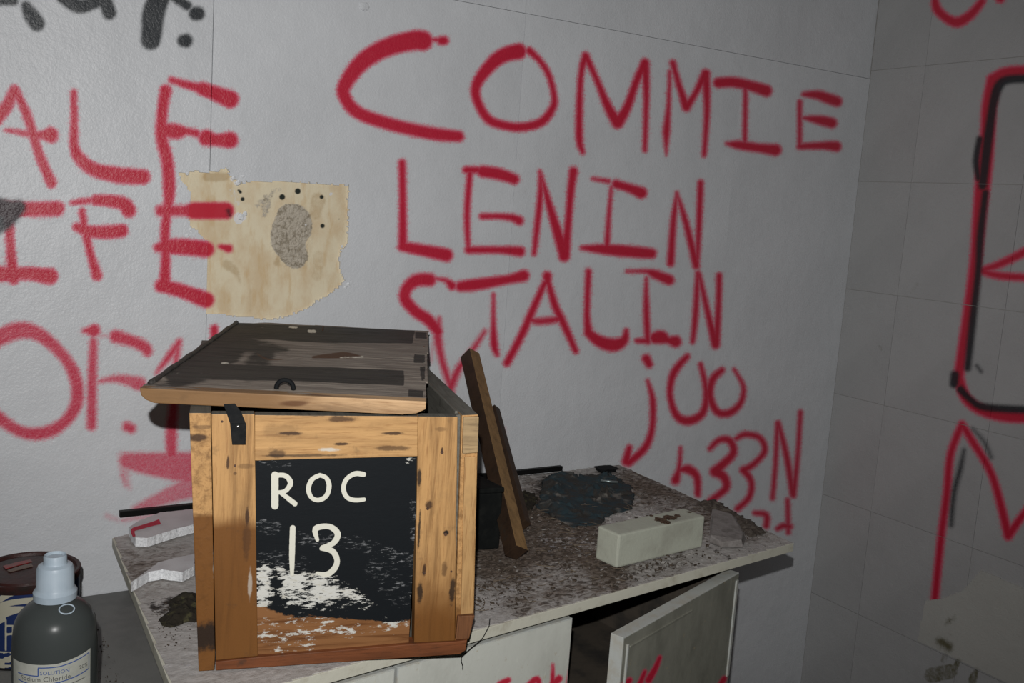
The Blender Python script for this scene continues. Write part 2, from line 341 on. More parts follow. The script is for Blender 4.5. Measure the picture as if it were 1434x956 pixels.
# ---------------------------------------------------------------- graffiti strokes, surveyed on the walls
RED_B = [ # left block
 [(-6,168,9),(10,148,8),(20,125,6)], [(21,124,5),(40,167,6),(54,214,6),(72,256,7)], [(8,182,2),(37,187,4),(58,189,5)], ([(60,189,6),(70,189,11)],1),
 [(103,129,4),(104,170,5),(104,205,6),(112,222,8),(131,237,9),(165,245,11),(200,248,10)],
 [(232,127,8),(228,150,7),(226,190,8),(234,225,8),(237,262,8),(235,290,6),(231,325,6),(232,360,6),(230,402,8)],
 [(240,112,4),(258,118,5),(275,122,6)], [(283,124,9),(302,131,10),(322,139,12)], [(236,183,10),(247,184,10),(262,184,5),(275,187,5)], [(289,193,11),(302,196,8),(322,196,11)],
 [(-5,292,10),(40,293,10),(80,292,10)], [(12,297,6),(15,350,6),(19,390,8)], [(-5,384,11),(37,383,9),(70,387,11)],
 [(101,284,3),(124,281,4)], [(134,280,7),(152,281,8),(172,285,9),(180,294,10)], [(108,318,6),(125,324,8),(150,325,9),(170,323,9)], [(115,295,4),(119,322,5),(128,360,5),(136,386,7)],
 ([(226,295,9),(255,295,8),(268,295,11)],.85), [(272,295,12),(305,295,12),(316,295,12)],
 [(220,347,5),(235,345,10),(262,346,11),(289,349,11)], [(308,345,3),(320,348,6)], [(226,400,9),(250,406,9),(270,413,10),(289,420,11)], [(300,460,5),(300,480,5)],
 ([(-8,476,12),(24,463,13),(52,467,11),(86,495,9),(106,530,10),(107,565,10),(90,591,9),(62,606,10),(28,604,9),(-8,580,10)],.72),
 ([(118,463,4),(131,463,10)],.8), ([(131,478,7),(129,533,8),(128,596,8)],.7), ([(138,470,3),(155,471,3)],.5), ([(162,471,10),(186,478,9),(203,486,9),(206,492,8)],.75),
 ([(138,534,4),(165,530,7),(195,537,11)],.65), ([(251,478,5),(236,500,6),(219,522,3)],.75), ([(251,478,5),(246,510,6),(244,560,7),(240,600,9),(240,634,9)],.7), ([(178,597,8),(184,600,8)],.7),
 ([(178,645,13),(215,650,18),(270,655,24)],.62), ([(275,680,18),(240,692,13),(190,714,8)],.55), ([(172,640,10),(176,668,8),(182,684,4)],.4), ([(150,722,6),(165,728,5)],.35), ([(172,665,6),(176,680,4)],.5),([(172,728,4),(260,716,4)],.5),
 ([(60,640,3),(150,640,3)],.12),
 # COMMIE
 ([(592,57,14),(577,57,14),(540,67,13),(507,87,12),(484,117,10),(482,134,9),(500,157,9),(540,172,9),(580,182,9),(612,188,9),(642,191,8)],.93), [(604,55,2),(612,56,3)], [(618,57,6),(622,57,6)],
 [(726,72,11),(706,77,10),(688,90,9),(668,117,7),(668,140,6),(684,167,6),(708,176,6),(731,178,6),(758,171,6),(774,151,5),(776,134,4),(768,104,4),(755,84,4),(741,71,5)],
 [(816,213,3),(811,190,5),(813,110,4),(820,78,5)], [(820,78,5),(835,110,4),(852,151,6),(865,172,8)], [(865,172,8),(878,151,6),(890,117,5),(903,88,6)], [(903,88,6),(905,134,4),(903,210,3)],
 [(933,217,.8),(933,192,4),(933,184,5)], [(933,184,5),(936,150,3),(938,100,2)], [(942,88,4),(951,120,4),(961,150,6)], [(961,150,6),(973,132,4),(988,103,6)], [(988,103,6),(990,155,4),(986,217,3)],
 [(1006,116,7),(1027,115,7),(1050,120,7),(1073,127,8)], [(1044,122,3),(1043,201,3)], [(1018,201,2),(1035,203,6),(1062,207,6),(1086,210,8)],
 [(1126,132,3),(1145,133,6),(1160,138,7),(1172,142,7)], [(1126,165,2),(1147,168,6),(1165,172,7)], [(1120,205,4),(1148,204,5),(1160,204,6),(1171,205,7)], [(1120,143,3),(1120,205,3)],
 # LENIN
 [(563,228,5),(564,280,5),(564,345,6)], [(564,345,7),(595,351,8),(625,357,9)],
 [(653,238,5),(668,238,5)], [(676,240,8),(700,244,8),(720,251,7)], [(658,243,4),(654,300,4),(656,350,3)], [(675,303,4),(700,303,4),(718,305,5),(727,309,6)], [(656,350,5),(700,350,5),(728,352,7)],
 [(756,240,2),(757,270,4),(752,318,4),(748,355,3)], [(757,242,2),(770,290,5),(790,355,8)], [(803,240,6),(799,270,5),(795,320,5),(790,358,8)],
 [(830,250,2),(852,254,3)], [(863,258,6),(880,263,6),(898,270,8)], [(856,262,2),(852,310,3),(850,345,4)], [(815,347,3),(845,349,7),(880,352,8),(912,355,7)],
 [(948,270,2),(943,310,4),(939,368,5)], [(948,272,2),(960,310,4),(975,372,5)], [(981,256,4),(979,310,4),(976,372,3)],
 # STALIN
 ([(602,392,9),(585,392,9),(571,402,8),(567,418,8),(582,436,8),(600,448,8),(613,464,7)],.95), ([(615,446,4),(613,470,7),(618,500,6),(624,520,6),(633,548,5)],.75), ([(606,482,3),(604,506,3)],.5),
 ([(630,545,7),(643,515,6),(663,488,5),(679,464,4)],.75), [(611,390,2),(625,393,3),(633,400,6)], [(645,401,7),(662,399,8),(690,395,7),(712,391,6)], [(714,391,6),(733,386,8)],
 [(691,412,2),(691,450,3),(692,482,5),(696,496,3)], [(766,386,6),(767,395,5)], [(763,396,4),(746,434,5),(731,468,5),(710,508,5)], [(768,396,4),(777,427,5),(790,455,5),(806,491,4)], ([(738,446,4),(755,450,6),(787,446,6)],.8),
 [(824,380,4),(822,440,4),(824,466,6)], [(824,466,6),(840,478,8),(860,483,9),(874,476,6),(877,463,3)],
 [(878,380,2),(905,380,3),(917,384,6),(937,392,7)], [(905,390,2),(905,433,4),(907,478,4)], [(892,477,3),(907,477,4)], [(918,473,8),(926,472,9),(935,476,5),(946,478,8)],
 [(977,382,3),(974,440,4),(970,478,3)], [(979,384,3),(991,437,4),(1002,482,6)], [(1007,386,4),(1006,430,4),(1003,482,5)],
 [(905,502,6),(909,510,5)], [(907,533,2),(914,561,4),(913,600,4),(903,627,5),(880,648,5)], [(881,627,4),(877,646,6)],
 [(962,499,4),(944,521,5),(938,551,4),(947,581,5),(964,589,6),(984,578,5),(989,548,4),(981,510,3)],
 [(1011,518,4),(998,531,5),(994,554,5),(1004,576,5),(1021,578,5),(1037,564,4),(1041,541,3),(1028,517,2)],
 [(953,627,2),(951,655,3),(946,672,6)], [(951,658,3),(964,657,6),(976,668,5),(977,692,4)],
 [(994,628,3),(1007,616,4),(1022,617,5),(1027,634,5),(1010,652,6),(1001,660,7)], [(1001,660,7),(1014,668,6),(1016,684,5),(994,701,4)],
 [(1031,614,3),(1044,608,4),(1064,613,4),(1071,631,4),(1055,650,4),(1041,658,5)], [(1041,658,5),(1052,674,4),(1049,696,4),(1033,712,4)],
 [(1089,592,3),(1086,650,3),(1082,697,3)], [(1090,592,3),(1102,640,4),(1110,692,4)], [(1121,577,3),(1117,640,3),(1111,693,4)],
 [(1057,718,3),(1073,721,4),(1073,736,4)], [(1103,700,3),(1104,745,3)], [(1089,740,3),(1097,736,4),(1106,737,4)],
 ([(706,600,3),(704,625,4)],.45),
]
BLK_B = [ [(-3,2,4),(20,2,4)], [(36,8,5),(44,22,9),(52,33,9)], [(88,-5,8),(110,9,8),(134,3,7)], [(136,0,6),(147,3,8),(153,18,8)],
 ([(223,-3,13),(215,18,14),(213,40,13),(211,56,12)],1.), [(243,-4,4),(262,8,5)], [(274,19,8),(277,19,8)], [(257,57,7),(260,57,8)], ([(-6,302,26),(10,298,18),(26,290,10)],.75) ]
RED_R = [ [(1309,-5,4),(1312,12,6),(1325,25,6),(1341,31,7),(1360,20,6),(1375,2,5)], [(1398,0,3),(1402,0,4)],
 [(1445,99,7),(1410,102,8),(1392,112,9)], [(1391,112,9),(1385,150,10),(1383,190,10),(1377,250,11),(1371,310,9),(1366,368,8),(1354,450,7),(1343,525,7)],
 [(1343,530,7),(1352,556,7),(1372,573,7),(1405,582,8),(1445,584,8)], [(1375,378,4),(1400,370,5),(1445,348,6)], [(1375,380,4),(1400,386,5),(1445,389,5)],
 [(1309,840,5),(1317,760,5),(1326,690,5),(1331,637,5),(1347,594,5)], [(1347,594,5),(1362,618,5),(1390,667,5),(1412,750,6)], [(1412,750,6),(1434,719,5),(1450,700,5)] ]
BLK_R = [ [(1445,110,4.3),(1410,112,4.3),(1397,124,5.0),(1390,150,4.3)], [(1390,150,4.3),(1383,200,5.0),(1376,260,4.3)], [(1372,195,2.9),(1367,225,2.9),(1370,250,2.2)], ([(1380,270,3.6),(1373,330,4.3),(1370,380,3.6),(1362,450,4.3),(1355,515,3.6)],.9),
 [(1337,525,4.3),(1336,537,4.3)], [(1345,545,3.6),(1360,560,2.9),(1380,570,3.6),(1445,574,3.6)], ([(1362,600,2.2),(1378,618,2.9),(1388,640,2.9)],.6), ([(1350,630,2.2),(1345,655,3.6),(1336,690,3.6),(1332,735,2.9)],.7), ([(1368,512,1.0),(1374,520,1.0)],.8) ]
DIRT_R = [ ([(1284,398,5),(1276,410,3)],.5), ([(1271,425,3),(1268,440,3)],.4), ([(1231,485,4),(1234,490,3)],.55), ([(1259,505,2),(1259,515,2)],.4), ([(1240,598,3),(1245,612,3)],.35), ([(1236,620,3),(1250,622,3)],.3),
  ([(1224,676,2),(1226,682,2)],.5), ([(1328,860,4),(1334,868,4)],.5), ([(1318,898,9),(1328,905,9)],.8), ([(1305,945,12),(1330,940,12)],.75), ([(1342,925,5),(1336,938,6)],.8), ([(1366,940,5),(1362,952,8)],.8), ([(1326,872,6),(1334,866,6)],.6), ([(1330,890,4),(1322,925,6)],.6), ([(1301,909,3),(1305,910,3)],.5) ]
DIRT_B = [ ([(112,203,1),(114,203,1)],.8), ([(139,203,1),(140,203,1)],.7), ([(173,62,1),(174,62,1)],.9), ([(178,7,.8),(179,7,.8)],.8), ([(186,226,.8),(187,225,.8)],.6), ([(1121,42,3),(1122,50,3)],.3), ([(1197,45,2),(1197,52,3)],.3) ]
HOLE = [(a/3.982+240, b/3.982+220) for a, b in [(45,85),(75,92),(100,80),(128,84),(148,70),(158,86),(205,88),(212,78),(245,82),(275,68),(305,55),(318,72),(320,95),(345,112),(372,137),(400,142),(440,134),(620,136),(740,143),(860,150),(990,155),(986,300),(990,400),(978,490),(950,520),(935,565),(945,620),(962,680),(955,700),(925,735),(890,765),(820,800),(750,850),(690,870),(640,895),(540,905),(380,890),(270,876),(200,872),(199,760),(203,470),(165,440),(140,405),(110,390),(98,340),(92,300),(104,250),(108,195),(70,150),(50,120)]]
def keep_hole(c):
    px, d = proj(c)
    j = np.array([mnoise.noise(Vector((p[0]*.25, p[1]*.25, 1.7)))*2.5 if 230 < p[0] < 500 and 225 < p[1] < 455 else 0 for p in px])
    return ~inpoly(px+j[:, None], HOLE)
def paint_wall(o, V, red, blk, dirt):
    px, d = proj(V); ok = d > .05; px[~ok] = -9999
    r, h = strokes(px, red); b, hb = strokes(px, blk, 7, 14); a, _ = strokes(px, dirt, 2.5, 5)
    b = np.maximum(b, hb*.3)
    setattr4(o, 'paint', np.stack([r, h, b, a], 1))

# ---------------------------------------------------------------- room shell
HC = 2.33
SHELL = m_plain('room shell paint', (.42, .42, .41), (.36, .35, .34), 5, .8, .0008, 60)
FLOORM = m_plain('bare concrete floor', (.12, .115, .105), (.07, .065, .06), 9, .85, .002, 90)
XL, YF = -1.15, -1.25
tag(bx('floor', (XL, YF, -.05), (XR+.1, YB+.1, 0), FLOORM, bev=0), kind='structure')
tag(bx('ceiling', (XL, YF, HC), (XR+.1, YB+.1, HC+.05), SHELL, bev=0), kind='structure')
tag(bx('wall_left', (XL-.08, YF, 0), (XL, YB+.1, HC), SHELL, bev=0), kind='structure')
tag(bx('wall_front', (XL, YF-.08, 0), (XR+.1, YF, HC), SHELL, bev=0), kind='structure')
GAPM = m_plain('panel adhesive', (.10, .10, .095), None)
wb = tag(bx('wall_back', (XL, YB+.007, 0), (XR+.1, YB+.1, HC), GAPM, bev=0), kind='structure')
GAPR = m_plain('tile joint filler', (.36, .355, .34), None)
wr = tag(bx('wall_right', (XR+.0022, YF, 0), (XR+.1, YB+.007, HC), GAPR, bev=0), kind='structure')
def lines(a, b, lo, hi, st):       # grid lines: fine where the surface is surveyed, coarse outside
    L = [a]
    if lo > a: L += list(lin(a, min(lo, b), .08))[1:]
    if hi > lo and hi > a and lo < b: L += list(lin(max(a, lo), min(b, hi), st))[1:]
    if hi < b: L += list(lin(max(a, hi), b, .08))[1:]
    return np.array(sorted(set(np.round(L, 6))))
ST = .003
xs = [XL, -.28*S, .783*S, 1.845*S, 2.884*S, XR]
zs = [0, 1.37+.648*S, HC]
gap = {1: .0006, 2: .0016, 3: .0005, 4: .0004}
for i in range(5):
    for k in range(2):
        g0 = gap.get(i, .0004)*.5; g1 = gap.get(i+1, .0004)*.5
        x0, x1 = xs[i]+g0, xs[i+1]-g1; z0, z1 = zs[k]+(.0007 if k else 0), zs[k+1]-(.0006 if not k else 0)
        off = [0, .0015, 0, .0004, -.0002][i] - (.0015 if k else 0)
        us = lines(x0, x1, .11*S, XR, ST); vs = lines(z0, z1, .2, 1.86, ST)
        # front faces -Y: du = X, dv = Z gives normal -Y
        o, V = grid('panel', (0, YB-off, 0), (1, 0, 0), (0, 0, 1), us, vs, .0068+off, WALL, wb,
                    keep=keep_hole if (k == 0 and i in (1, 2)) else None, loc=((x0+x1)/2, YB, (z0+z1)/2))
        paint_wall(o, V, RED_B, BLK_B, DIRT_B)
# tiles on the right wall: 49-unit squares
yj = [YB, 2.70*S]
while yj[-1] > YF: yj.append(yj[-1]-.492*S)
yj[-1] = YF
zj = [0]; z = 1.37-1.7345*S
z0 = z
while z0 > .05: z0 -= .4835*S
zz = z0 if z0 > 0 else z0+.4835*S
while zz < HC-.05: zj.append(zz); zz += .4835*S
zj.append(HC)
rr = random.Random(3)
for a in range(len(yj)-1):
    for b in range(len(zj)-1):
        y1, y0 = yj[a], yj[a+1]; z0, z1 = zj[b], zj[b+1]
        off = rr.uniform(-.0003, .0003); g = .0005
        fine = y1 > 1.65*S and z1 > .15
        us = lin(-(y1-g), -(y0+g), ST) if fine else np.array([-(y1-g), -(y0+g)])
        vs = lin(z0+g*1.5, z1-g*1.5, ST) if fine else np.array([z0+g, z1-g])
        # front faces -X: du = -Y, dv = Z
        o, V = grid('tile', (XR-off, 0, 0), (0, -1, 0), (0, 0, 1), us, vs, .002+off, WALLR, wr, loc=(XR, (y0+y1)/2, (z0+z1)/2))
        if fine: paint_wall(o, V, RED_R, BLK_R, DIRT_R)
# exposed board behind the torn hole
def m_board():
    t = NT('exposed board')
    col = t.mix(t.ramp(t.noise(18, 5, .6, (1.3, 1, .8)), .38, .7), (.78, .69, .50), (.68, .54, .35))
    col = t.mix(t.math('MULTIPLY', t.ramp(t.noise(70, 4, .6, (1, 1, .25)), .5, .75), .5), col, (.60, .40, .18))
    wr_, hg, bk, wh = t.attr('marks')
    n = t.math('SUBTRACT', t.noise(120, 4, .7), .5); nb = t.noise(240, 4, .75)
    mort = t.mix(t.ramp(t.noise(130, 5, .7), .42, .66), (.50, .45, .37), (.27, .23, .17))
    col = t.mix(t.ramp(t.math('ADD', wr_, t.math('MULTIPLY', n, .8)), .35, .6), col, mort)
    col = t.mix(t.math('MULTIPLY', t.ramp(t.math('ADD', hg, t.math('MULTIPLY', n, .6)), .3, .8), .6), col, (.46, .32, .16))
    col = t.mix(t.ramp(t.math('ADD', wh, t.math('MULTIPLY', n, .7)), .45, .6), col, (.74, .73, .72))
    col, a, _ = spray_layers(t, col)
    col = t.mix(t.ramp(bk, .35, .8), col, (.02, .025, .02))
    t.bump(nb, .001, .5)
    return t.out(col, .75)
def c7(a, b, r): return (a/3.982+240, b/3.982+220, r/3.982)
xa, xb = ony((240, 340), YB)[0], ony((500, 340), YB)[0]; za, zb = ony((370, 462), YB)[2], ony((370, 225), YB)[2]
def board_disp(V):
    px, _ = proj(V)
    c, _ = strokes(px, [[c7(640, 330, 55), c7(670, 380, 95), c7(660, 500, 90), c7(690, 560, 50)]], 8, 6)
    return c*np.array([.001+.0035*abs(mnoise.noise(Vector(v)*160)) for v in V])
o, V = grid('exposed_board', (0, YB+.0055, 0), (1, 0, 0), (0, 0, 1), lin(xa, xb, .002), lin(za, zb, .002), .001, m_board(), wb, disp=board_disp, loc=((xa+xb)/2, YB, (za+zb)/2))
o['label'] = 'bare tan board exposed where the white panel was torn away'
px, _ = proj(V)
mort, _ = strokes(px, [[c7(640, 310, 40), c7(680, 370, 105), c7(650, 460, 95), c7(690, 550, 70)], ([c7(530, 250, 40), c7(520, 320, 25)], .55), ([c7(600, 180, 30), c7(480, 260, 30)], .45)], 5, 6)
brn, _ = strokes(px, [([c7(200, 110, 30), c7(300, 110, 30)], .8), ([c7(820, 240, 50), c7(800, 320, 40)], .6), ([c7(310, 600, 35), c7(360, 640, 25), c7(385, 700, 10)], .7), ([c7(590, 590, 22), c7(595, 560, 14)], .9), ([c7(820, 550, 40), c7(810, 660, 40)], .5), ([c7(960, 200, 20), c7(960, 420, 20)], .4), ([c7(440, 740, 14), c7(440, 860, 14)], .5), ([c7(200, 680, 10), c7(210, 560, 20)], .5)], 4, 6)
hol, _ = strokes(px, [[c7(618, 222, 18)], [c7(705, 190, 18)], [c7(838, 222, 13)], [c7(843, 383, 14)], [c7(397, 234, 13)], [c7(375, 185, 8), c7(385, 195, 10)], [c7(935, 345, 4)]], 2.5, 6)
wht, _ = strokes(px, [([c7(340, 190, 28), c7(370, 260, 30), c7(330, 200, 20)], .5), ([c7(890, 205, 14)], .8), ([c7(750, 380, 12)], .7), ([c7(120, 150, 6), c7(240, 150, 6)], .6), ([c7(360, 150, 16), c7(330, 120, 14)], .6), ([c7(380, 340, 34), c7(400, 335, 18)], 1.)], 3, 6)
setattr4(o, 'marks', np.stack([mort, brn, hol, wht], 1))
r, h = strokes(px, RED_B); b, _ = strokes(px, [([c7(318, 300, 14), c7(325, 325, 10)], .6)])
setattr4(o, 'paint', np.stack([r, h*.5, b, b*0], 1))
# torn white crumbs standing proud round the hole
def lump(name, c, s, mat, parent=None, seed=0, sub=3, flat=(1, 1, 1), amp=.35, fr=1.6):
    bm = bmesh.new(); bmesh.ops.create_icosphere(bm, subdivisions=sub, radius=1)
    for v in bm.verts:
        n = mnoise.fractal(v.co*fr+Vector((seed*7.3, seed*1.7, 0)), 1, 2, 4)
        v.co *= 1+amp*n
        v.co = Vector((v.co.x*s*flat[0], v.co.y*s*flat[1], v.co.z*s*flat[2]))
    V = np.array([v.co[:] for v in bm.verts])+np.array(c); F = [[v.index for v in f.verts] for f in bm.faces]; bm.free()
    return mk(name, V, F, mat, parent, loc=c)
for k, (x, y, r) in enumerate([(262, 243, 2.2), (250, 250, 2.5), (327, 249, 3), (333, 256, 3.5), (340, 247, 2), (252, 262, 3), (262, 330, 3), (266, 322, 3), (337, 303, 4.5), (343, 299, 3), (488, 398, 3), (484, 402, 2.5), (479, 345, 2.2), (131, 88, 2.5), (137, 98, 3)]):
    p = ony((x, y), YB-.0006); lump('polystyrene_crumb', p, r*.0014, STYRO, wb, k, 2, (1, .5, 1))
# blob of filler on the panel, top left of the C
p = ony((510, 9), YB-.001); o = lump('filler_blob', p, .011, WALL, wb, 4, 3, (1, .25, .8), .3); setattr4(o, 'paint', np.zeros((len(o.data.vertices), 4)))
# plain board patched over the lower tiles of the right wall
PATCH = m_wall('patch board', (.47, .47, .44))
yA = onx((1296, 841), XR)[1]; zA = onx((1374, 797), XR)[2]+.004
PPOLY = [(1296,841),(1320,838),(1348,827),(1374,798),(1560,880),(1800,1400),(1180,1400),(1273,956)]
o, V = grid('patch_board', (XR-.0035, 0, 0), (0, -1, 0), (0, 0, 1), lin(-yA-.03, -(1.30*S), .003), lin(.30, zA, .003), .0033, PATCH, wr, loc=(XR, yA, 0),
            keep=lambda c: inpoly(proj(c)[0], PPOLY))
o['label'] = 'smooth pale board with grey mould blotches over the tiles'
px, _ = proj(V); a, _ = strokes(px, DIRT_R, 9, 9); setattr4(o, 'paint', np.stack([a*0, a*0, a*0, a*1.3], 1))

# ---------------------------------------------------------------- lower bench on the left
BENCH = m_plain('grey bench top', (.20, .20, .19), (.15, .15, .145), 9, .6, .0006, 220)
bn = thing('low_bench', 'low grey bench against the back wall carrying bottle and paint tin', 'bench', (-.25, 1.3, 0))
xe = .622*S
bx('bench_top', (-.85, 1.02, ZLOW-.03), (xe-.018, YB-.004, ZLOW), BENCH, bn, .002)
for x in (-.82, .2): bx('side_panel', (x, 1.05, 0), (x+.02, YB-.03, ZLOW-.03), CREAM, bn)
bx('back_panel', (-.80, YB-.05, 0), (.2, YB-.035, ZLOW-.03), CREAM, bn)

# ---------------------------------------------------------------- cabinet and worktop
WT = [(.492, 2.803), (.93, 2.962), (2.42, 2.966), (2.385, 2.028), (1.119, 1.872), (.440, 1.790)]
WTm = [U(x, y, 0)[:2] for x, y in WT]
TH = .030*S
wt = thing('worktop', 'long grime-covered worktop with a cream front edge under the wooden box', 'worktop', (*WTm[4], ZT-TH))
def m_top():
    t = NT('grimy worktop')
    a = t.noise(11, 6, .7, None, 1.2); b = t.noise(60, 5, .75, (1, 1.6, 1)); c = t.noise(240, 3, .7); d = t.noise(34, 5, .65, (1, 1.5, 1), 2.2)
    dr, dk, lt, al = t.attr('grime')
    col = t.mix(t.ramp(b, .35, .7), (.47, .45, .435), (.34, .32, .30))
    f = t.math('ADD', dr, t.math('ADD', t.math('MULTIPLY', t.math('SUBTRACT', a, .5), 1.6), t.math('MULTIPLY', t.math('SUBTRACT', d, .5), 1.5)))
    col = t.mix(t.ramp(f, .1, .85), col, t.mix(t.ramp(b, .4, .62), (.085, .062, .045), (.21, .17, .14)))
    h = t.math('MULTIPLY', t.ramp(dr, .1, .7), t.ramp(d, .52, .62))
    col = t.mix(t.math('MULTIPLY', h, .75), col, (.045, .035, .028))
    g = t.math('ADD', dk, t.math('ADD', t.math('MULTIPLY', t.math('SUBTRACT', b, .5), 1.5), t.math('MULTIPLY', t.math('SUBTRACT', d, .5), 1.)))
    col = t.mix(t.ramp(g, .38, .8), col, (.028, .022, .018))
    l_ = t.math('ADD', lt, t.math('MULTIPLY', t.ramp(lt, .0, .2), t.math('ADD', t.math('MULTIPLY', t.math('SUBTRACT', b, .5), 1.6), t.math('MULTIPLY', t.math('SUBTRACT', d, .5), 1.6))))
    col = t.mix(t.math('MULTIPLY', t.ramp(l_, .42, .85), .75), col, (.52, .51, .53))
    t.bump(b, .003, .5); t.bump(c, .0008, .4)
    return t.out(col, .85)
GR = m_top()
poly = np.array(WTm)
x0, y0 = poly.min(0); x1, y1 = poly.max(0)
def shrink(P, d):
    c = P.mean(0); return c+(P-c)*(1-d/np.linalg.norm(P-c, axis=1))[:, None]
o = prism('slab', [(*p, ZT-TH) for p in WTm], (0, 0, TH-.0015), CREAM, wt, .0008)
def top_disp(V):
    px, _ = proj(V)
    c, _ = strokes(px, [([(760, 720, 60), (860, 720, 50), (960, 800, 10)], 1.)], 60, 60)
    return np.array([.0006+.0035*k*max(0, mnoise.fractal(Vector(v)*70, 1, 2, 4)) for v, k in zip(V, .3+c)])
def keep_top(c): return inpoly(c[:, :2], shrink(poly, .003))
o, V = grid('grimy_surface', (0, 0, ZT-.0012), (1, 0, 0), (0, 1, 0), lin(x0, x1, .0035), lin(y0, y1, .0035), .0004, GR, wt, keep=keep_top, disp=top_disp)
o['kind'] = 'stuff'
px, _ = proj(V)
dr, _ = strokes(px, [([(700, 790, 40), (760, 740, 60), (860, 800, 30)], .98), ([(880, 670, 30), (960, 700, 20), (1050, 740, 12)], .85), ([(730, 840, 25), (850, 810, 15), (950, 790, 8)], .8), ([(960, 720, 25), (1020, 720, 20)], .8), ([(190, 790, 30), (230, 790, 30)], .5), ([(680, 780, 20), (700, 830, 20)], .3)], 30, 30)
dk, _ = strokes(px, [([(755, 760, 3), (790, 772, 4), (830, 776, 3)], .7), ([(757, 738, 3), (790, 732, 4)], .7), ([(835, 785, 5), (870, 805, 6), (905, 795, 4), (960, 775, 4)], .65), ([(700, 740, 4), (735, 715, 6)], .6), ([(990, 765, 4), (1020, 780, 4)], .7), ([(1035, 735, 8), (1060, 745, 6)], .55), ([(980, 700, 8), (1010, 715, 8)], .6), ([(770, 690, 30), (850, 690, 30)], .6), ([(215, 850, 10), (262, 850, 22)], .7), ([(250, 905, 3), (265, 912, 3)], .5), ([(668, 792, 5), (690, 770, 8)], .45)], 8, 8)
lt, _ = strokes(px, [([(760, 755, 12), (820, 762, 14)], .65), ([(690, 850, 18), (720, 820, 12)], .5), ([(850, 740, 10), (870, 725, 8)], .5), ([(735, 690, 12), (720, 675, 8)], .6), ([(240, 930, 20), (262, 930, 15)], .5), ([(1060, 765, 14), (1090, 755, 8)], .4), ([(890, 700, 8), (900, 695, 8)], .3)], 20, 8)
setattr4(o, 'grime', np.stack([dr, dk, lt, lt*0], 1))

# cabinet carcass under it
cab = thing('cupboard', 'cream base cupboard with one door ajar under the dirty worktop', 'cupboard', (*U(1.3, 2.4, 0)[:2], 0))
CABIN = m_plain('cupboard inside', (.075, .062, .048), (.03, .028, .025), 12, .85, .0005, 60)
FA, FB = np.array([*U(.71, 1.835, 0)[:2]]), np.array([*U(2.13, 2.004, 0)[:2]])
fd = (FB-FA)/np.linalg.norm(FB-FA); fn = np.array([-fd[1], fd[0]])      # fn points into the cabinet
zt = ZT-TH-.0005; T = .016
def fpt(s, d, z): q = FA+fd*s+fn*d; return (q[0], q[1], z)
Wc = np.linalg.norm(FB-FA); DEP = .47
def fbox(name, s0, s1, d0, d1, z0, z1, mat, parent, bev=.001):
    return prism(name, [fpt(s0, d0, z0), fpt(s1, d0, z0), fpt(s1, d1, z0), fpt(s0, d1, z0)], (0, 0, z1-z0), mat, parent, bev)
dd = .024
sdiv = np.dot(np.array(U(1.461, 1.926, 0)[:2])-FA, fd)
fbox('side_panel', 0, T, dd, DEP, .0, zt, CREAM, cab)
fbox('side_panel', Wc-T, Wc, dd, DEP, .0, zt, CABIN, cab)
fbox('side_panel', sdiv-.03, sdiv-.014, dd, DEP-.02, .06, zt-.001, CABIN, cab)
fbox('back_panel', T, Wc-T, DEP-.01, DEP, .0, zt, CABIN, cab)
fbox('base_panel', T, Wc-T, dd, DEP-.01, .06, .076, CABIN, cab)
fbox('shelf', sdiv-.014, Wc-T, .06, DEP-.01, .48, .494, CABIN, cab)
fbox('plinth', T, Wc-T, .05, .064, 0, .06, CREAM, cab)
def m_door(name, c, c2):
    t = NT(name)
    col = t.mix(t.ramp(t.noise(7, 6, .7, (1, 1, .5)), .38, .68), c, c2)
    col = t.mix(t.math('MULTIPLY', t.ramp(t.noise(70, 4, .7), .62, .72), .5), col, (.40, .33, .2))
    col = t.mix(t.math('MULTIPLY', t.ramp(t.noise(24, 4, .7, (2.5, 2.5, .5)), .6, .8), .45), col, tuple(min(1, k*1.5) for k in c))
    col, a, _ = spray_layers(t, col)
    t.bump(t.noise(160, 3), .0005, .5)
    return t.out(col, .5)
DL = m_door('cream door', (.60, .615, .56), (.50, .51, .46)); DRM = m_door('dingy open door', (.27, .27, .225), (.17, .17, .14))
zd = zt-.010; zb = .07
DOORRED = [([(700, 958, 5), (712, 952, 4)], 1.), [(738, 962, 5), (752, 950, 4), (755, 962, 4)], [(774, 930, 2), (774, 960, 4)], ([(795, 960, 4), (800, 930, 3), (802, 905, 2)], .8), [(770,962,4),(783,950,5)],
           [(875, 960, 5), (882, 952, 4)], [(895, 960, 4), (903, 940, 3)], [(908, 952, 5), (918, 935, 4), (924, 920, 3)], [(1008, 960, 4), (1014, 950, 4)]]
def door(name, A, B, mat, inner, lab, th=.020):
    """A, B: outer bottom ends, seen from the front A left"""
    A = np.array(A); B = np.array(B); e = (B-A); L = np.linalg.norm(e); e /= L; nn = np.array([-e[1], e[0]])
    O = np.array([A[0], A[1], zb])
    d = prism(name, [(*(A+nn*.0006), zb), (*(B+nn*.0006), zb), (*(B+nn*th), zb), (*(A+nn*th), zb)], (0, 0, zd-zb), inner, cab, .0012)
    if lab: d['label'] = lab
    o, V = grid('door_face', O, (e[0], e[1], 0), (0, 0, 1), lin(.002, L-.002, .004), lin(.3 if False else .002, zd-zb-.002, .004), .001, mat, d)
    px, _ = proj(V); r, h = strokes(px, DOORRED, 3, 9); setattr4(o, 'paint', np.stack([r, h*.6, r*0, r*0], 1))
    return d, e, L, nn
WHT = m_plain('pale door edge', (.46, .48, .46), (.42, .41, .36), 40, .4, .0003)
p0 = FA+fd*(sdiv-.33); p1 = FA+fd*(sdiv-.002)
d1, e, L, nn = door('door', p0, p1, DL, WHT, None)
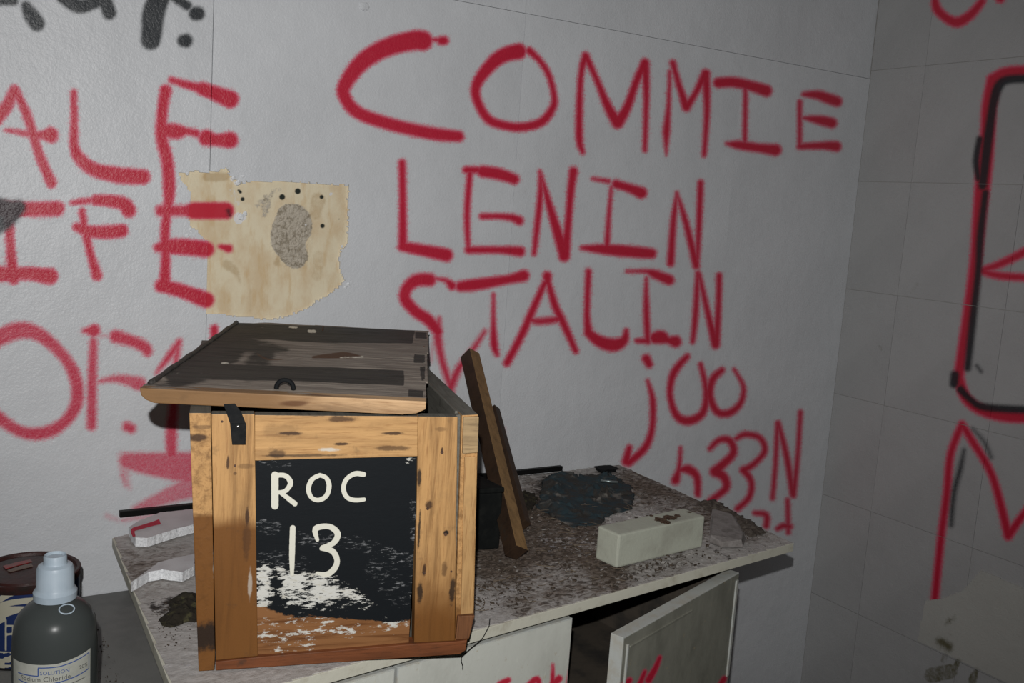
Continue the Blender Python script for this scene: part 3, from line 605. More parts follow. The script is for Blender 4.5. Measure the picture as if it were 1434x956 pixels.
d0, *_ = door('door', FA+fd*.002, p0-fd*.004, DL, WHT, None)
hp = np.array(U(2.118, 1.992, 0)[:2]); fp = np.array(U(1.508, 1.776, 0)[:2])
d2, e, L, nn = door('door', fp, hp, DRM, WHT, 'dingy grey cupboard door standing ajar', th=.024)
def dp(s, d, z): q = fp+e*s+nn*d; return (q[0], q[1], z)
def dbox(name, s0, s1, d0, d1, z0, z1, mat): return prism(name, [dp(s0, d0, z0), dp(s1, d0, z0), dp(s1, d1, z0), dp(s0, d1, z0)], (0, 0, z1-z0), mat, d2, .0006)
dbox('edge_bead', .010, .014, -.003, 0.0004, zb+.01, zd-.014, WHT)
dbox('edge_bead', .020, .22, -.002, 0.0004, zd-.022, zd-.019, DRM)
dbox('hinge_strip', L-.014, L-.006, -.003, .0004, zd-.20, zd-.012, WHT)
# ---------------------------------------------------------------- the wooden box
A0 = onz((277, 942), ZT); B0 = onz((650, 917), ZT)
ub = (B0-A0)/np.linalg.norm(B0-A0); rz = math.atan2(ub[1], ub[0]); vb = np.array([-ub[1], ub[0], 0.]); nb = np.array([ub[1], -ub[0], 0.])
EPS = .0022
box = thing('wooden_box', 'weathered pine box with ROC 13 painted on its black front', 'box', A0+[0, 0, EPS], rz)
def fq(p, d=0.): q = onplane(p, A0, nb); q = q+vb*d; q[2] = max(q[2], ZT+EPS); return q
def front(name, pts, mat, d0=0., dep=.02, bev=.001, parent=None):
    return prism(name, [fq(p, 0)+vb*d0 for p in pts], vb*dep, mat, parent or box, bev)
DB = .95*S
zr = fq((265, 578))[2]           # rim height
def topdark(o, mat):             # dark weathered top edge on boards
    o.data.materials.append(mat)
    for p in o.data.polygons:
        if p.normal.z > .8 and p.center.z > zr-ZT-.03: p.material_index = len(o.data.materials)-1
    return o
SB = []
o = front('side_board', [(265, 578), (295, 578), (301, 917), (300, 942.5), (278, 944)], W_SIDE, 0, DB); topdark(o, W_GREY)
o = front('side_board', [(648, 582), (671, 581), (664.5, 862), (656, 895), (652, 912), (643, 918), (637, 919)], W_SIDE_R, .004, DB-.004); topdark(o, W_GREY)
o = front('stile', [(296, 580), (356.5, 580), (361, 919), (302, 925)], W_STILE, .001, .02); topdark(o, W_GREY)
o = front('stile', [(586, 583), (641, 583.5), (637, 897), (580, 900)], W_STILE_R, .0005, .02); topdark(o, W_GREY)
o = front('rail', [(357, 581), (585.5, 583), (585, 639), (357, 645)], W_RAIL, .001, .02); topdark(o, W_GREY)
o = front('rail', [(301.5, 926), (361, 919.5), (580, 901), (637, 898), (654, 895.5), (652, 910), (643, 918), (580, 926), (394, 938), (302, 944)], W_BOT, -.001, .024)
o['label'] = 'dark stained bottom rail'
front('groove_strip', [(641.5, 584), (647.5, 583), (640, 895), (637.5, 895)], W_GREY, .012, .02, 0)
front('corner_block', [(649, 584), (670.5, 583), (669, 633), (648, 635)], m_wood('corner block', (.42, .29, .15), (.08, .05, .03), GX, wear=.6), -.001, .012)
front('corner_block', [(641, 862), (664.5, 861), (656.5, 893.5), (638, 895)], m_wood('dark corner block', (.20, .085, .035), (.04, .015, .01), GZ, wear=.6, knots=False), -.0015, .012)
front('corner_batten', [(651, 640), (668, 640), (663, 859), (646, 861)], m_wood('corner batten', (.50, .30, .125), PDARK, GZ, knots=False), .001, .01)
# front board: black paint, chalky smears, hand lettering
def m_panel():
    t = NT('black painted front board')
    g = t.noise(2.2, 6, .65, (3, 40, 40), .4)
    wood = t.mix(t.ramp(g, .4, .65), (.25, .115, .045), (.12, .045, .015))
    bl, wh, lt, rub = t.attr('coat')
    n1 = t.math('SUBTRACT', t.noise(34, 6, .75, (1, 1, 2.6)), .5); n2 = t.math('SUBTRACT', t.noise(130, 4, .7, (.7, 1, 2.4)), .5)
    col = t.mix(t.ramp(t.math('ADD', bl, t.math('MULTIPLY', n1, 1.1)), .42, .55), wood, (.007, .009, .011))
    s = t.math('ADD', wh, t.math('MULTIPLY', t.ramp(wh, .02, .25), t.math('ADD', t.math('MULTIPLY', n1, 2.6), t.math('MULTIPLY', n2, 1.8))))
    col = t.mix(t.ramp(s, .52, .74), col, t.mix(t.ramp(n2, 0., .3), (.60, .60, .56), (.45, .42, .33)))
    col = t.mix(t.math('MULTIPLY', t.ramp(t.math('ADD', rub, t.math('MULTIPLY', t.ramp(rub, .02, .15), t.math('MULTIPLY', n2, 3.2))), .3, 1.), .6), col, (.40, .41, .42))
    col = t.mix(t.ramp(t.math('ADD', lt, t.math('MULTIPLY', n2, .35)), .35, .6), col, (.66, .65, .56))
    t.bump(n1, .0006, .5); t.b.inputs['Specular IOR Level'].default_value = .15
    return t.out(col, .6)
pz0 = fq((361, 919))[2]; pz1 = fq((357, 640))[2]
xl = (fq((353, 645))-A0)@ub; xr = (fq((588, 640))-A0)@ub
pb = prism('front_board', [A0+ub*xl+vb*.0075+[0, 0, pz0-ZT], A0+ub*xr+vb*.0075+[0, 0, pz0-ZT], A0+ub*xr+vb*.0075+[0, 0, pz1-ZT+.01], A0+ub*xl+vb*.0075+[0, 0, pz1-ZT+.01]], vb*.008, W_BOT, box, 0)
o, V = grid('painted_face', [*(A0+vb*.0055)[:2], 0], ub, (0, 0, 1), lin(xl+.0001, xr-.0001, .0011), lin(pz0, pz1+.006, .0011), .002, m_panel(), pb)
o['label'] = 'black painted face lettered ROC 13 in cream, chalky smears below'
px, _ = proj(V)
LET = [[(385, 665, 5), (385, 708, 5)], [(386, 665, 3), (400, 666, 3.4), (407, 676, 3.6), (400, 687, 3), (389, 689, 2.6)], [(394, 690, 3), (413, 705, 3.6)],
       [(448, 665, 3), (437, 671, 3.2), (432, 684, 3.4), (436, 696, 3), (446, 700, 3), (457, 694, 3.2), (461, 680, 3.4), (457, 669, 3), (448, 665, 3)],
       [(509, 664, 3.6), (497, 663, 3.4), (485, 671, 3), (481, 684, 3.2), (486, 696, 3.2), (497, 700, 3), (510, 699, 2.6)],
       [(410, 739, 3.8), (409, 775, 4), (409, 803, 2.6)],
       [(444.5, 756, 2.4), (442, 740, 4), (461, 737, 3.8), (473, 747, 4.2), (467, 760, 3.8), (451, 766, 2.6)], [(450, 768, 2.6), (465, 771, 4), (472, 783, 3.8), (469, 795, 4), (458, 804, 3.8), (444, 802, 2)]]
lt, _ = strokes(px, LET, 1.3, 3)
wh, _ = strokes(px, [([(370, 805, 16), (366, 838, 14)], .85), ([(395, 800, 10), (420, 825, 27), (458, 826, 22)], .80), ([(460, 820, 18), (495, 838, 12), (520, 845, 6)], .72), ([(385, 770, 8), (395, 775, 6)], .42), ([(360, 846, 6), (500, 850, 6)], .4), ([(370, 738, 6), (380, 735, 5)], .33), ([(575, 643, 3), (577, 645, 2)], .7),
   ([(375, 885, 20), (420, 882, 16), (500, 878, 14), (570, 876, 10)], .50), ([(375, 903, 14), (430, 900, 12)], .42), ([(575, 840, 8), (578, 800, 5)], .25), ([(540, 820, 16), (550, 850, 8)], .2)], 12, 10)
rub, _ = strokes(px, [([(365, 735, 7), (385, 738, 6)], .5), ([(415, 752, 4), (450, 757, 4), (500, 760, 4), (540, 775, 6), (580, 785, 4)], .5), ([(530, 800, 20), (560, 830, 20)], .22), ([(370, 647, 6), (400, 652, 6)], .3), ([(581, 700, 2), (581, 820, 3)], .45), ([(375, 780, 10), (420, 790, 10)], .35)], 10, 8)
bl = np.clip(.5-(px[:, 1]-np.interp(px[:, 0], [357, 400, 450, 500, 540, 585], [845, 862, 862, 868, 872, 866]))/18, 0, 1)
bl[(px[:, 0] < 356)] = .2
setattr4(o, 'coat', np.stack([bl, wh, lt, rub], 1))
# back, bottom and inner lining of the box
hb = zr-ZT
def loc_(x, y, z): return A0+ub*x+vb*y+[0, 0, z]
Wb = np.linalg.norm(B0-A0)
o = prism('back_board', [loc_(.012, DB-.02, .004), loc_(Wb-.012, DB-.02, .004), loc_(Wb-.012, DB-.02, hb), loc_(.012, DB-.02, hb)], vb*.02, W_GREY, box)
prism('bottom_board', [loc_(.012, .026, .003), loc_(Wb-.012, .026, .003), loc_(Wb-.012, DB-.02, .003), loc_(.012, DB-.02, .003)], (0, 0, .012), W_GREY, box)
xin = (fq((648, 582))-A0)@ub
prism('lining_board', [loc_(xin-.0055, .022, .02), loc_(xin-.0015, .022, .02), loc_(xin-.0015, DB-.021, .02), loc_(xin-.0055, DB-.021, .02)], (0, 0, hb-.0205), W_GREY, box)
# nails / dark screw heads on the front boards
for x, y, r in [(624, 748, 2.2), (599, 712, 2), (329, 652, 1.6), (619, 633, 2.2), (311, 590, 1.4), (632, 800, 1.5), (410, 920, 1.5), (594, 802, 2)]:
    c = fq((x, y))-vb*.0002
    lathe_pts = []
    V = []; 
    for k in range(10):
        a = 2*math.pi*k/10; V.append(c+(ub*math.cos(a)+np.array([0, 0, 1])*math.sin(a))*r*.001)
    prism('nail', V, vb*.003, NAILM, box, 0)
# black hasp: plate on the front, strap bent over the rim
hp_ = front('hasp_plate', [(322, 592), (344.5, 592), (344, 622), (325, 622)], BLACKM, -.0022, .0022, .0006)
c = fq((333, 596))-vb*.0026; lump('rivet', c, .0022, m_plain('bright rivet', (.5, .5, .48), None, metal=1, rough=.35), box, 1, 2, amp=0)
stp = [fq((322, 592))-vb*.0022, fq((344, 592))-vb*.0022, fq((338, 577))-vb*.001, fq((329, 565))+vb*.0, fq((313, 566))+vb*.0]
prism('hasp_strap', stp, vb*.002, BLACKM, box, .0004)

# ---------------------------------------------------------------- the lid lying askew on it
zl = 1.37-.42*S; tl = .034*S
zlb = zr+.0012; tl = zl-zlb
LF = [onz(p, zl) for p in [(195, 543), (597, 562), (600, 463), (331, 449)]]
e1 = LF[1]-LF[0]; lw = np.linalg.norm(e1); e1 /= lw; e2 = np.array([-e1[1], e1[0], 0.])
# square up the far corners
dl = ((LF[3]-LF[0])@e2+(LF[2]-LF[1])@e2)/2
lid = thing('box_lid', 'dark weathered wooden lid lying askew on top of the box', 'lid', [LF[0][0], LF[0][1], zlb], math.atan2(e1[1], e1[0]))
def lp(x, y, z): return np.array([LF[0][0], LF[0][1], zlb])+e1*x+e2*y+[0, 0, z]
xB0 = (LF[3]-LF[0])@e1; xB1 = (LF[2]-LF[0])@e1; yB0 = (LF[3]-LF[0])@e2; yB1 = (LF[2]-LF[0])@e2
FBW = .024
def m_lid():
    t = NT('weathered lid top')
    g = t.noise(2.2, 6, .7, (3, 34, 30), .5); n = t.math('SUBTRACT', t.noise(26, 5, .7, (.5, 1.2, 1)), .5); f = t.math('SUBTRACT', t.noise(150, 3, .7), .5)
    dk, lt, br, wt_ = t.attr('lid')
    col = t.mix(t.ramp(g, .35, .7), (.29, .25, .21), (.17, .14, .115))
    col = t.mix(t.ramp(t.math('ADD', dk, t.math('MULTIPLY', n, .8)), .35, .6), col, t.mix(t.ramp(g, .4, .7), (.050, .044, .036), (.022, .019, .016)))
    col = t.mix(t.ramp(t.math('ADD', br, t.math('MULTIPLY', n, .6)), .4, .7), col, (.10, .045, .02))
    col = t.mix(t.ramp(t.math('ADD', wt_, t.math('MULTIPLY', f, .8)), .45, .7), col, (.72, .68, .58))
    t.bump(g, .0015, .6); t.bump(f, .0006, .5)
    return t.out(col, .7)
LT = m_lid()
def rightx(y): return np.interp(y, [0, yB1], [lw, xB1])
def leftx(y): return np.interp(y, [0, yB0], [0, xB0])
core = prism('lid_board', [lp(0.001, FBW, 0), lp(lw-.001, FBW, 0), lp(xB1, yB1, 0), lp(xB0, yB0, 0)], (0, 0, tl-.0014), W_GREY, lid, .001)
def keep_lid(c):
    q = c-np.array([LF[0][0], LF[0][1], zlb]); x = q@e1; y = q@e2
    return (x > leftx(y)) & (x < rightx(y)) & (y < np.interp(x, [xB0, xB1], [yB0, yB1]))
o, V = grid('lid_top_surface', lp(0, 0, tl-.0012), e1, e2, lin(-.06, lw+.03, .0025), lin(.0035, max(yB0, yB1), .0025), .001, LT, core, keep=keep_lid,
            disp=lambda V: np.array([.0008+.0012*mnoise.fractal(Vector((((v-LF[0])@e1)*12, ((v-LF[0])@e2)*70, 0)), 1, 2, 3) for v in V]))
px, _ = proj(V)
def rect(px, poly, soft=2):
    P = [(*p, .8) for p in poly]+[(*poly[0], .8)]
    edge, _ = strokes(px, [P], soft, 3, raw=True)
    return np.maximum(inpoly(px, poly)*1., edge*.9)
dk = np.maximum.reduce([rect(px, [(400, 513), (565, 519), (565, 539), (400, 532), (250, 530), (250, 508)]), rect(px, [(340, 453), (580, 463), (577, 480), (450, 479), (340, 472), (300, 480), (320, 455)]),
      rect(px, [(581, 496), (594, 497), (594, 508), (580, 507)])*.8, rect(px, [(572, 545), (593, 547), (592, 556), (571, 554)])*.8, rect(px, [(582, 465), (597, 466), (597, 474), (582, 473)])*.9, rect(px, [(588, 513), (595, 513), (594, 533), (590, 532)])*.7,
      strokes(px, [([(330, 475, 25), (290, 500, 30), (250, 520, 22)], .9), ([(370, 495, 22), (350, 520, 20)], .6), ([(330, 480, 22), (400, 490, 10)], .6), ([(220, 540, 6), (400, 552, 5)], .6), ([(385, 545, 8), (430, 548, 6)], .5), ([(210, 535, 8), (335, 452, 8)], .6)], 12, 5)[0]])
br, _ = strokes(px, [([(438, 500, 2), (480, 497, 5), (505, 499, 2)], .95), ([(360, 495, 2), (375, 503, 2), (395, 503, 2)], .8), ([(440, 555, 3), (500, 560, 3)], .5)], 3, 4)
wh, _ = strokes(px, [([(476, 500.5, 1), (508, 499.5, 1.5)], .9), ([(433, 463.5, 2.5), (441, 464, 2.5)], .9), ([(406, 458, 2), (416, 458.5, 2)], .75), ([(366, 458.5, 1.5), (370, 459, 1.5)], .6), ([(310, 508, 1.8), (320, 508, 1.8)], .75), ([(256, 515, 2), (272, 512, 5)], .35), ([(262, 500, 3), (266, 499, 2)], .5), ([(248, 522, 2), (250, 522, 2)], .6), ([(277, 494, 1.3), (278, 494, 1.3)], .6), ([(222, 530, 1.8), (223, 528, 1.8)], .8), ([(280, 522, 1.5), (282, 522, 1.5)], .55), ([(386, 490, 2), (388, 491, 2)], .5), ([(525, 548, 1), (555, 544, 1.6)], .55), ([(594, 486, 1)], .9), ([(355, 531, .8), (370, 531, .8)], .4)], 2, 3)
setattr4(o, 'lid', np.stack([dk, dk*0, br, wh], 1))
# pale front batten of the lid with rounded lower corners
prof = [(0.0, tl), (lw, tl), (lw, tl*.45), (lw-.012, tl*.12), (lw-.03, 0), (.018, 0), (.008, tl*.2), (.002, tl*.5)]
prism('front_batten', [lp(x, 0, z-.0) for x, z in prof], e2*FBW, W_LIDF, lid, .0015)
# rolled felt edge on the left, nails, and the staple for the hasp
tube('rolled_felt_edge', [lp(leftx(y)+.006, y, tl+.0005+.0006*math.sin(y*60)) for y in np.linspace(.03, yB0*.95, 24)], [.0040+.0004*math.sin(k*1.7) for k in range(24)], m_plain('roofing felt', (.03, .027, .024), (.06, .055, .05), 60, .6, .001), lid, 8)
sc_ = onz((399, 545), zl)
ring = [sc_+e1*(.011*math.cos(a))+np.array([0, 0, .0015+.011*math.sin(a)]) for a in np.linspace(-.2, math.pi+.2, 14)]
tube('staple', ring, .0032, BLACKM, lid, 8)
for p in [(452, 463), (222, 531), (594, 486), (263, 500)]:
    c = onz(p, zl); tube('nail', [c, c+np.array([.0005, 0, .009 if p[0] == 452 else .002])], .0012, NAILM, lid, 6)

# ---------------------------------------------------------------- leaning battens behind the box
def batten(name, label, P0, P1, w, t, tw, m1, m2):
    """bottom centre, top centre, the two section sides, twist about the length"""
    P0 = np.array(P0); P1 = np.array(P1); a = P1-P0; L = np.linalg.norm(a); a /= L
    v = CAM-(P0+P1)/2; v = v-a*(v@a); v /= np.linalg.norm(v)
    s = np.cross(a, v); s /= np.linalg.norm(s)
    if s @ R[:, 0] < 0: s = -s
    c, sn = math.cos(tw), math.sin(tw); s, f = s*c+v*sn, v*c-s*sn
    q = [P0-s*w/2-f*t/2, P0+s*w/2-f*t/2, P0+s*w/2+f*t/2, P0-s*w/2+f*t/2]
    o = prism(name, q, a*L, [m1, m2], None, .0012, loc=P0)
    sv = Vector(s)
    for p in o.data.polygons:
        if abs(p.normal.dot(sv)) > .8: p.material_index = 1
    return tag(o, label, 'plank', 'loose battens leaning beside the box')
def m_along(name, light, dark, wear=.6):
    return m_wood(name, light, dark, (22, 10, 6), knots=False, wear=wear)
b0 = onz((722, 789), ZT); b1 = ony((658, 497), YB-.045)
batten('wooden_batten', 'split brown batten leaning on the wall, its foot in front of the other', b0+[0, 0, .020], b1, .031, .028, math.radians(40), m_along('batten dark side', (.045, .025, .014), (.014, .009, .006), .8), m_along('batten tan side', (.26, .155, .065), (.06, .03, .012), .6))
b0 = onz((733, 745), ZT); b1 = ony((691, 573), YB-.03)
batten('wooden_batten', 'short dark batten leaning on the wall behind the longer brown one', b0+[.0, 0, .014], b1, .022, .018, math.radians(30), W_DARK, W_DARK)
# dark case standing behind the box
k0 = onz((672, 771), ZT); k1 = onz((699, 769), ZT)
CASE = m_plain('black case', (.006, .007, .007), (.012, .013, .012), 30, .8, .0006)
cs = thing('metal_case', 'small black case half hidden behind the box and leaning batten', 'case', (k0+k1)/2)
kx0 = k0-(k1-k0)*.35
prism('body', [kx0+[0, 0, .001], k1+[0, 0, .001], k1+[-.004, .09, .001], kx0+[-.004, .09, .001]], (0, 0, .105), CASE, cs, .003)
prism('lid', [kx0+[-.002, -.002, .1065], k1+[.002, -.002, .1065], k1+[-.002, .092, .1065], kx0+[-.006, .092, .1065]], (0, 0, .010), CASE, cs, .003)
# black strip along the foot of the wall
s0 = onz((167, 722), ZT+.005); s1 = onz((790, 659), ZT+.005)
o = prism('black_strip', [(s0[0], YB-.016, ZT+.0035), (s1[0], YB-.016, ZT+.0035), (s1[0], YB-.0045, ZT+.0035), (s0[0], YB-.0045, ZT+.0035)], (0, 0, .011), BATTEN, None, .001, loc=(s0[0], YB, ZT))
tag(o, 'long thin black strip lying along the wall at the back of the worktop', 'strip')
# the same dark coping near the far corner: a black rubber cap
c0 = onz((848, 655), ZT+.01)
cp = thing('rubber_cap', 'black rubber cap by the far corner of the worktop', 'cap', (c0[0], c0[1], ZT+.002))
prism('cap', [c0+np.array([dx*.022, dy*.016, -.0078]) for dx, dy in [(-1, -.8), (-.6, -1), (.9, -1), (1.1, -.5), (1, .8), (.4, 1), (-.8, 1)]], (0, 0, .006), BLACKM, cp, .002)
prism('rim', [c0+np.array([dx*.026, dy*.019, -.0014]) for dx, dy in [(-1, -.8), (-.6, -1), (.9, -1), (1.1, -.5), (1, .8), (.4, 1), (-.8, 1)]], (0, 0, .003), BLACKM, cp, .0015)

# ---------------------------------------------------------------- block, stone, polystyrene offcuts
Fb = onz((863, 797), ZT); Lb = onz((835, 783), ZT); Rb = onz((983, 767), ZT)
dA = Rb-Fb; dB = np.array([-dA[1], dA[0], 0.]); dB = dB/np.linalg.norm(dB)*np.linalg.norm(Fb-Lb)*1.02
o = prism('cream_block', [Fb+[0, 0, .002], Rb+[0, 0, .002], Rb+dB+[0, 0, .002], Fb+dB+[0, 0, .002]], (0, 0, .098*S), m_plain('cream painted block', (.47, .49, .41), (.36, .36, .30), 14, .6, .0007, 150, (.45, .8)), None, .0035, loc=Fb)
tag(o, 'cream painted block lying on the right half of the worktop', 'block')
cr = m_plain('brown crust', (.06, .035, .022), (.12, .08, .05), 120, .9, .002, 200)
zt2 = ZT+.002+.098*S
for k, (x, y, r) in enumerate([(925, 728, .011), (938, 725, .012), (932, 731, .009), (948, 722, .006), (965, 717, .0045), (912, 722, .004)]):
    p = onz((x, y), zt2); q = lump('crust', p+[0, 0, .0005], r, cr, o, k+11, 3, (1, .9, .22), .6, 2.4)
stone = m_plain('grey stone', (.27, .25, .24), (.17, .155, .145), 40, .85, .002, 120)
pts = [onz(p, ZT) for p in [(993, 761), (1010, 768), (1040, 768), (1044, 757), (1031, 728), (1003, 722), (996, 742)]]
o = prism('stone_shard', [p+[0, 0, .002] for p in pts], (0, 0, .016), stone, None, .003, loc=pts[0])
for v in o.data.vertices:
    if v.co.z > .012: v.co.x *= .9; v.co.z += .006*mnoise.noise(v.co*30)
tag(o, 'flat grey shard of stone beside the cream block', 'stone')
def styro(name, label, pts, th, extra=None):
    P = [onz(p, ZT) for p in pts]
    # subdivide the outline, roughen it like snapped foam
    Q = []
    for i in range(len(P)):
        a, b = P[i], P[(i+1) % len(P)]; n = max(1, int(np.linalg.norm(b-a)/.006))
        for k in range(n): Q.append(a+(b-a)*k/n+np.array([random.uniform(-1, 1), random.uniform(-1, 1), 0])*.0009)
    o = prism(name, [q+[0, 0, .0025] for q in Q], (0, 0, th), [STYRO, WALLTOP], None, .0, loc=P[0])
    for p in o.data.polygons:
        if p.normal.z > .9: p.material_index = 1
    return tag(o, label, 'offcut', 'broken polystyrene offcuts left of the box')
def m_styrotop():
    t = NT('painted face of offcut'); col = t.mix(t.ramp(t.noise(20, 4), .4, .7), (.60, .60, .61), (.5, .49, .5))
    n = t.noise(40, 4, .7)
    sx = t.n('ShaderNodeSeparateXYZ'); t.l(t.co(), sx.inputs[0])
    f = t.math('SUBTRACT', .042, sx.outputs[0])
    f = t.math('ADD', f, t.math('MULTIPLY', t.math('SUBTRACT', n, .5), .05))
    col = t.mix(t.math('MULTIPLY', t.ramp(f, .018, .032), .0), col, RED)
    t.bump(t.noise(200, 3), .0006, .5)
    return t.out(col, .6)
WALLTOP = m_styrotop()
STTH = .016
zz_ = ZT+.0025+STTH
def up(p): q = onz(p, zz_); return tuple(proj(np.array([[q[0], q[1], ZT]]))[0][0])     # outline seen at its top face, dropped to the slab
o1 = styro('polystyrene_offcut', 'white polystyrene offcut with a red stroke, against the wall left of the box', [up(p) for p in [(190, 752), (207, 753), (240, 742), (274, 733), (275, 712), (225, 717), (196, 728), (180, 738)]], STTH)
V = []; F = []
strk = smooth_line([(188, 751, 2.0), (186, 742, 3), (197, 738, 3.2), (214, 733, 3.6), (224, 730, 4.5)])
N_ = len(strk)
for k, (x, y, r) in enumerate(strk):
    t = strk[min(k+1, N_-1)]-strk[max(k-1, 0)]; n = np.array([-t[1], t[0]]); n /= np.linalg.norm(n)
    for s in (-1, 1):
        q = onz((x+n[0]*r*s, y+n[1]*r*s*.8), zz_+.0006); V.append(q)
for k in range(N_-1): F.append([2*k, 2*k+1, 2*k+3, 2*k+2])
q = mk('red_stroke', V, F, m_plain('dull red spray paint', (.42, .02, .045), (.55, .03, .07), 90, .6), o1); fixn(q)
o2 = styro('polystyrene_offcut', 'white polystyrene offcut snapped in a V, nearest the worktop edge left of the box', [up(p) for p in [(184, 815), (209, 800), (228, 797), (256, 801), (272, 792), (273, 775), (245, 781), (222, 787), (200, 803)]], STTH)

# ---------------------------------------------------------------- crumpled dark rag, mossy clump, scattered litter
def heap(name, label, cat, poly, H, fr, mat, seed, st=.003, ridged=True, kind=None):
    P = np.array([onz(p, ZT)[:2] for p in poly]); lo = P.min(0); hi = P.max(0)
    us, vs = lin(lo[0], hi[0], st), lin(lo[1], hi[1], st)
    def edge(q):
        d = np.full(len(q), 1e9)
        for i in range(len(P)):
            a, b = P[i], P[(i+1) % len(P)]; e = b-a; t = np.clip(((q-a)@e)/(e@e), 0, 1)
            d = np.minimum(d, np.linalg.norm(q-a-t[:, None]*e, axis=1))
        return d
    def disp(V):
        d = edge(V[:, :2]); out = []
        for v, k in zip(V, d):
            p = Vector((v[0]*fr, v[1]*fr, seed)); p += mnoise.noise_vector(p*.6)*.8
            n = (1-abs(mnoise.noise(p))*2.2)*.6+(1-abs(mnoise.noise(p*2.7))*2)*.28 if ridged else .5+mnoise.fractal(p, 1, 2, 4)*.6
            if ridged: n *= min(1, max(.12, .55+1.9*mnoise.noise(Vector((v[0]*13, v[1]*13, seed+3)))))
            n = max(n, .05)
            out.append(H*n*min(1, k/.022)**.6)
        return np.array(out)
    def keep(c):
        j = np.array([(mnoise.noise(Vector((v[0]*55, v[1]*55, seed)))*.012+mnoise.noise(Vector((v[0]*17, v[1]*17, seed)))*(.05 if ridged else .008)) for v in c])
        return inpoly(c[:, :2]+j[:, None], P) if True else None
    o, V = grid(name, (0, 0, ZT+.0016), (1, 0, 0), (0, 1, 0), us, vs, .0008, mat, None, keep=keep, disp=disp, loc=(*P.mean(0), ZT))
    o.data.polygons.foreach_set('use_smooth', [True]*len(o.data.polygons))
    return tag(o, label, cat, kind=kind)
def m_rag():
    t = NT('grimy blue cloth'); n = t.noise(30, 4, .7); n2 = t.noise(90, 4, .7)
    col = t.mix(t.ramp(n, .42, .6), (.025, .046, .056), (.040, .037, .033))
    col = t.mix(t.ramp(t.noise(19, 4, .6), .56, .70), col, (.19, .18, .16))
    col = t.mix(t.math('MULTIPLY', t.ramp(n2, .55, .68), .7), col, (.03, .028, .025))
    t.bump(n2, .003, .6); return t.out(col, .75)
RAG = m_rag()
RAGP = [(758, 676), (775, 664), (820, 662), (862, 668), (884, 682), (886, 710), (860, 722), (835, 735), (800, 738), (775, 722), (752, 712)]
heap('crumpled_rag', 'crumpled dirty dark blue rag on the worktop behind the cream block', 'rag', RAGP, .020, 26, RAG, 3.1)
hs = [onz(p, ZT+.017) for p in [(841, 673), (865, 675)]]
tag(tube('metal_rod', [hs[0], hs[1]], .0028, m_plain('dull metal', (.35, .42, .42), None, metal=.8, rough=.35), None, 8), 'short bright metal rod lying on the dark rag', 'rod')
hs = [onz(p, ZT+.03) for p in [(849, 679), (866, 681)]]
MOSS = m_plain('dark moss', (.022, .018, .012), (.07, .065, .03), 90, .95, .004, 160, (.5, .75))
heap('moss_clump', 'dark mossy clump of dirt against the left foot of the box', 'moss', [(236, 842), (258, 834), (278, 834), (282, 872), (262, 870), (245, 876), (226, 874), (222, 868), (240, 858)], .022, 60, MOSS, 8.3, .002, False)
heap('moss_clump', 'dark lump of dirt beside the foot of the short dark batten', 'moss', [(722, 694), (740, 690), (752, 700), (744, 716), (726, 720)], .02, 60, MOSS, 5.3, .002, False)
heap('dirt_patch', 'dark crumbly dirt behind the grey stone shard', 'dirt', [(975, 704), (1000, 700), (1024, 716), (1050, 730), (1072, 745), (1050, 752), (1030, 738), (1000, 722)], .010, 70, m_plain('brown dirt', (.07, .055, .045), (.14, .12, .10), 90, .95, .003, 160), 2.2, .0025, False)
_bx = [A0+ub*-.01+vb*-.01, A0+ub*(Wb+.012)+vb*-.01, A0+ub*(Wb+.012)+vb*(DB+.01), A0+ub*-.01+vb*(DB+.01)]
EXCL = [np.array([q[:2] for q in _bx]), np.array([q[:2] for q in (Fb, Rb, Rb+dB, Fb+dB)]), np.array([q[:2] for q in pts]), np.array([onz(q, ZT)[:2] for q in RAGP]), np.array([q[:2] for q in (kx0, k1, k1+[0, .09, 0], kx0+[0, .09, 0])])]
def scatter(name, label, cat, n, region, mat, smin, smax, flat, seed, z=ZT+.0015, ok=None):
    rg = random.Random(seed); V = []; F = []
    while n > 0:
        zo, pts, sig = rg.choice(region), None, None
        x, y, s = zo; px_ = (rg.gauss(x, s), rg.gauss(y, s*.45))
        p = onz(px_, z)
        if not inpoly(np.array([p[:2]]), shrink(poly, .012))[0] and ok is None: continue
        if ok and not ok(p): continue
        if any(inpoly(np.array([p[:2]]), e)[0] for e in EXCL): continue
        r = smin*(smax/smin)**(rg.random()**2.2); k = rg.choice((4, 5, 5, 6)); a0 = rg.random()*6.28; st = rg.uniform(.35, 1)
        tz = rg.uniform(-.35, .35); ax = rg.random()*6.28; b = len(V); h = r*flat
        ring = []
        for i in range(k):
            a = a0+6.283*i/k+rg.uniform(-.3, .3); rr_ = r*rg.uniform(.65, 1.1)
            ring.append((math.cos(a)*rr_, math.sin(a)*rr_*st))
        ca, sa = math.cos(ax), math.sin(ax)
        zz = r*abs(tz)*.9
        for lv in (0, h):
            for (u, v) in ring:
                V.append((p[0]+u*ca-v*sa, p[1]+u*sa+v*ca, z+zz+lv+u*tz))
        F.append([b+i for i in range(k-1, -1, -1)]); F.append([b+k+i for i in range(k)])
        for i in range(k): F.append([b+i, b+(i+1) % k, b+k+(i+1) % k, b+k+i])
        n -= 1
    o = mk(name, V, F, mat, None, loc=(*poly.mean(0), ZT)); return tag(o, label, cat, kind='stuff')
REG = [(760, 760, 50), (820, 770, 50), (720, 800, 40), (880, 810, 30), (940, 790, 30), (740, 720, 25), (860, 700, 50), (1000, 760, 40), (780, 740, 50), (700, 840, 30)]
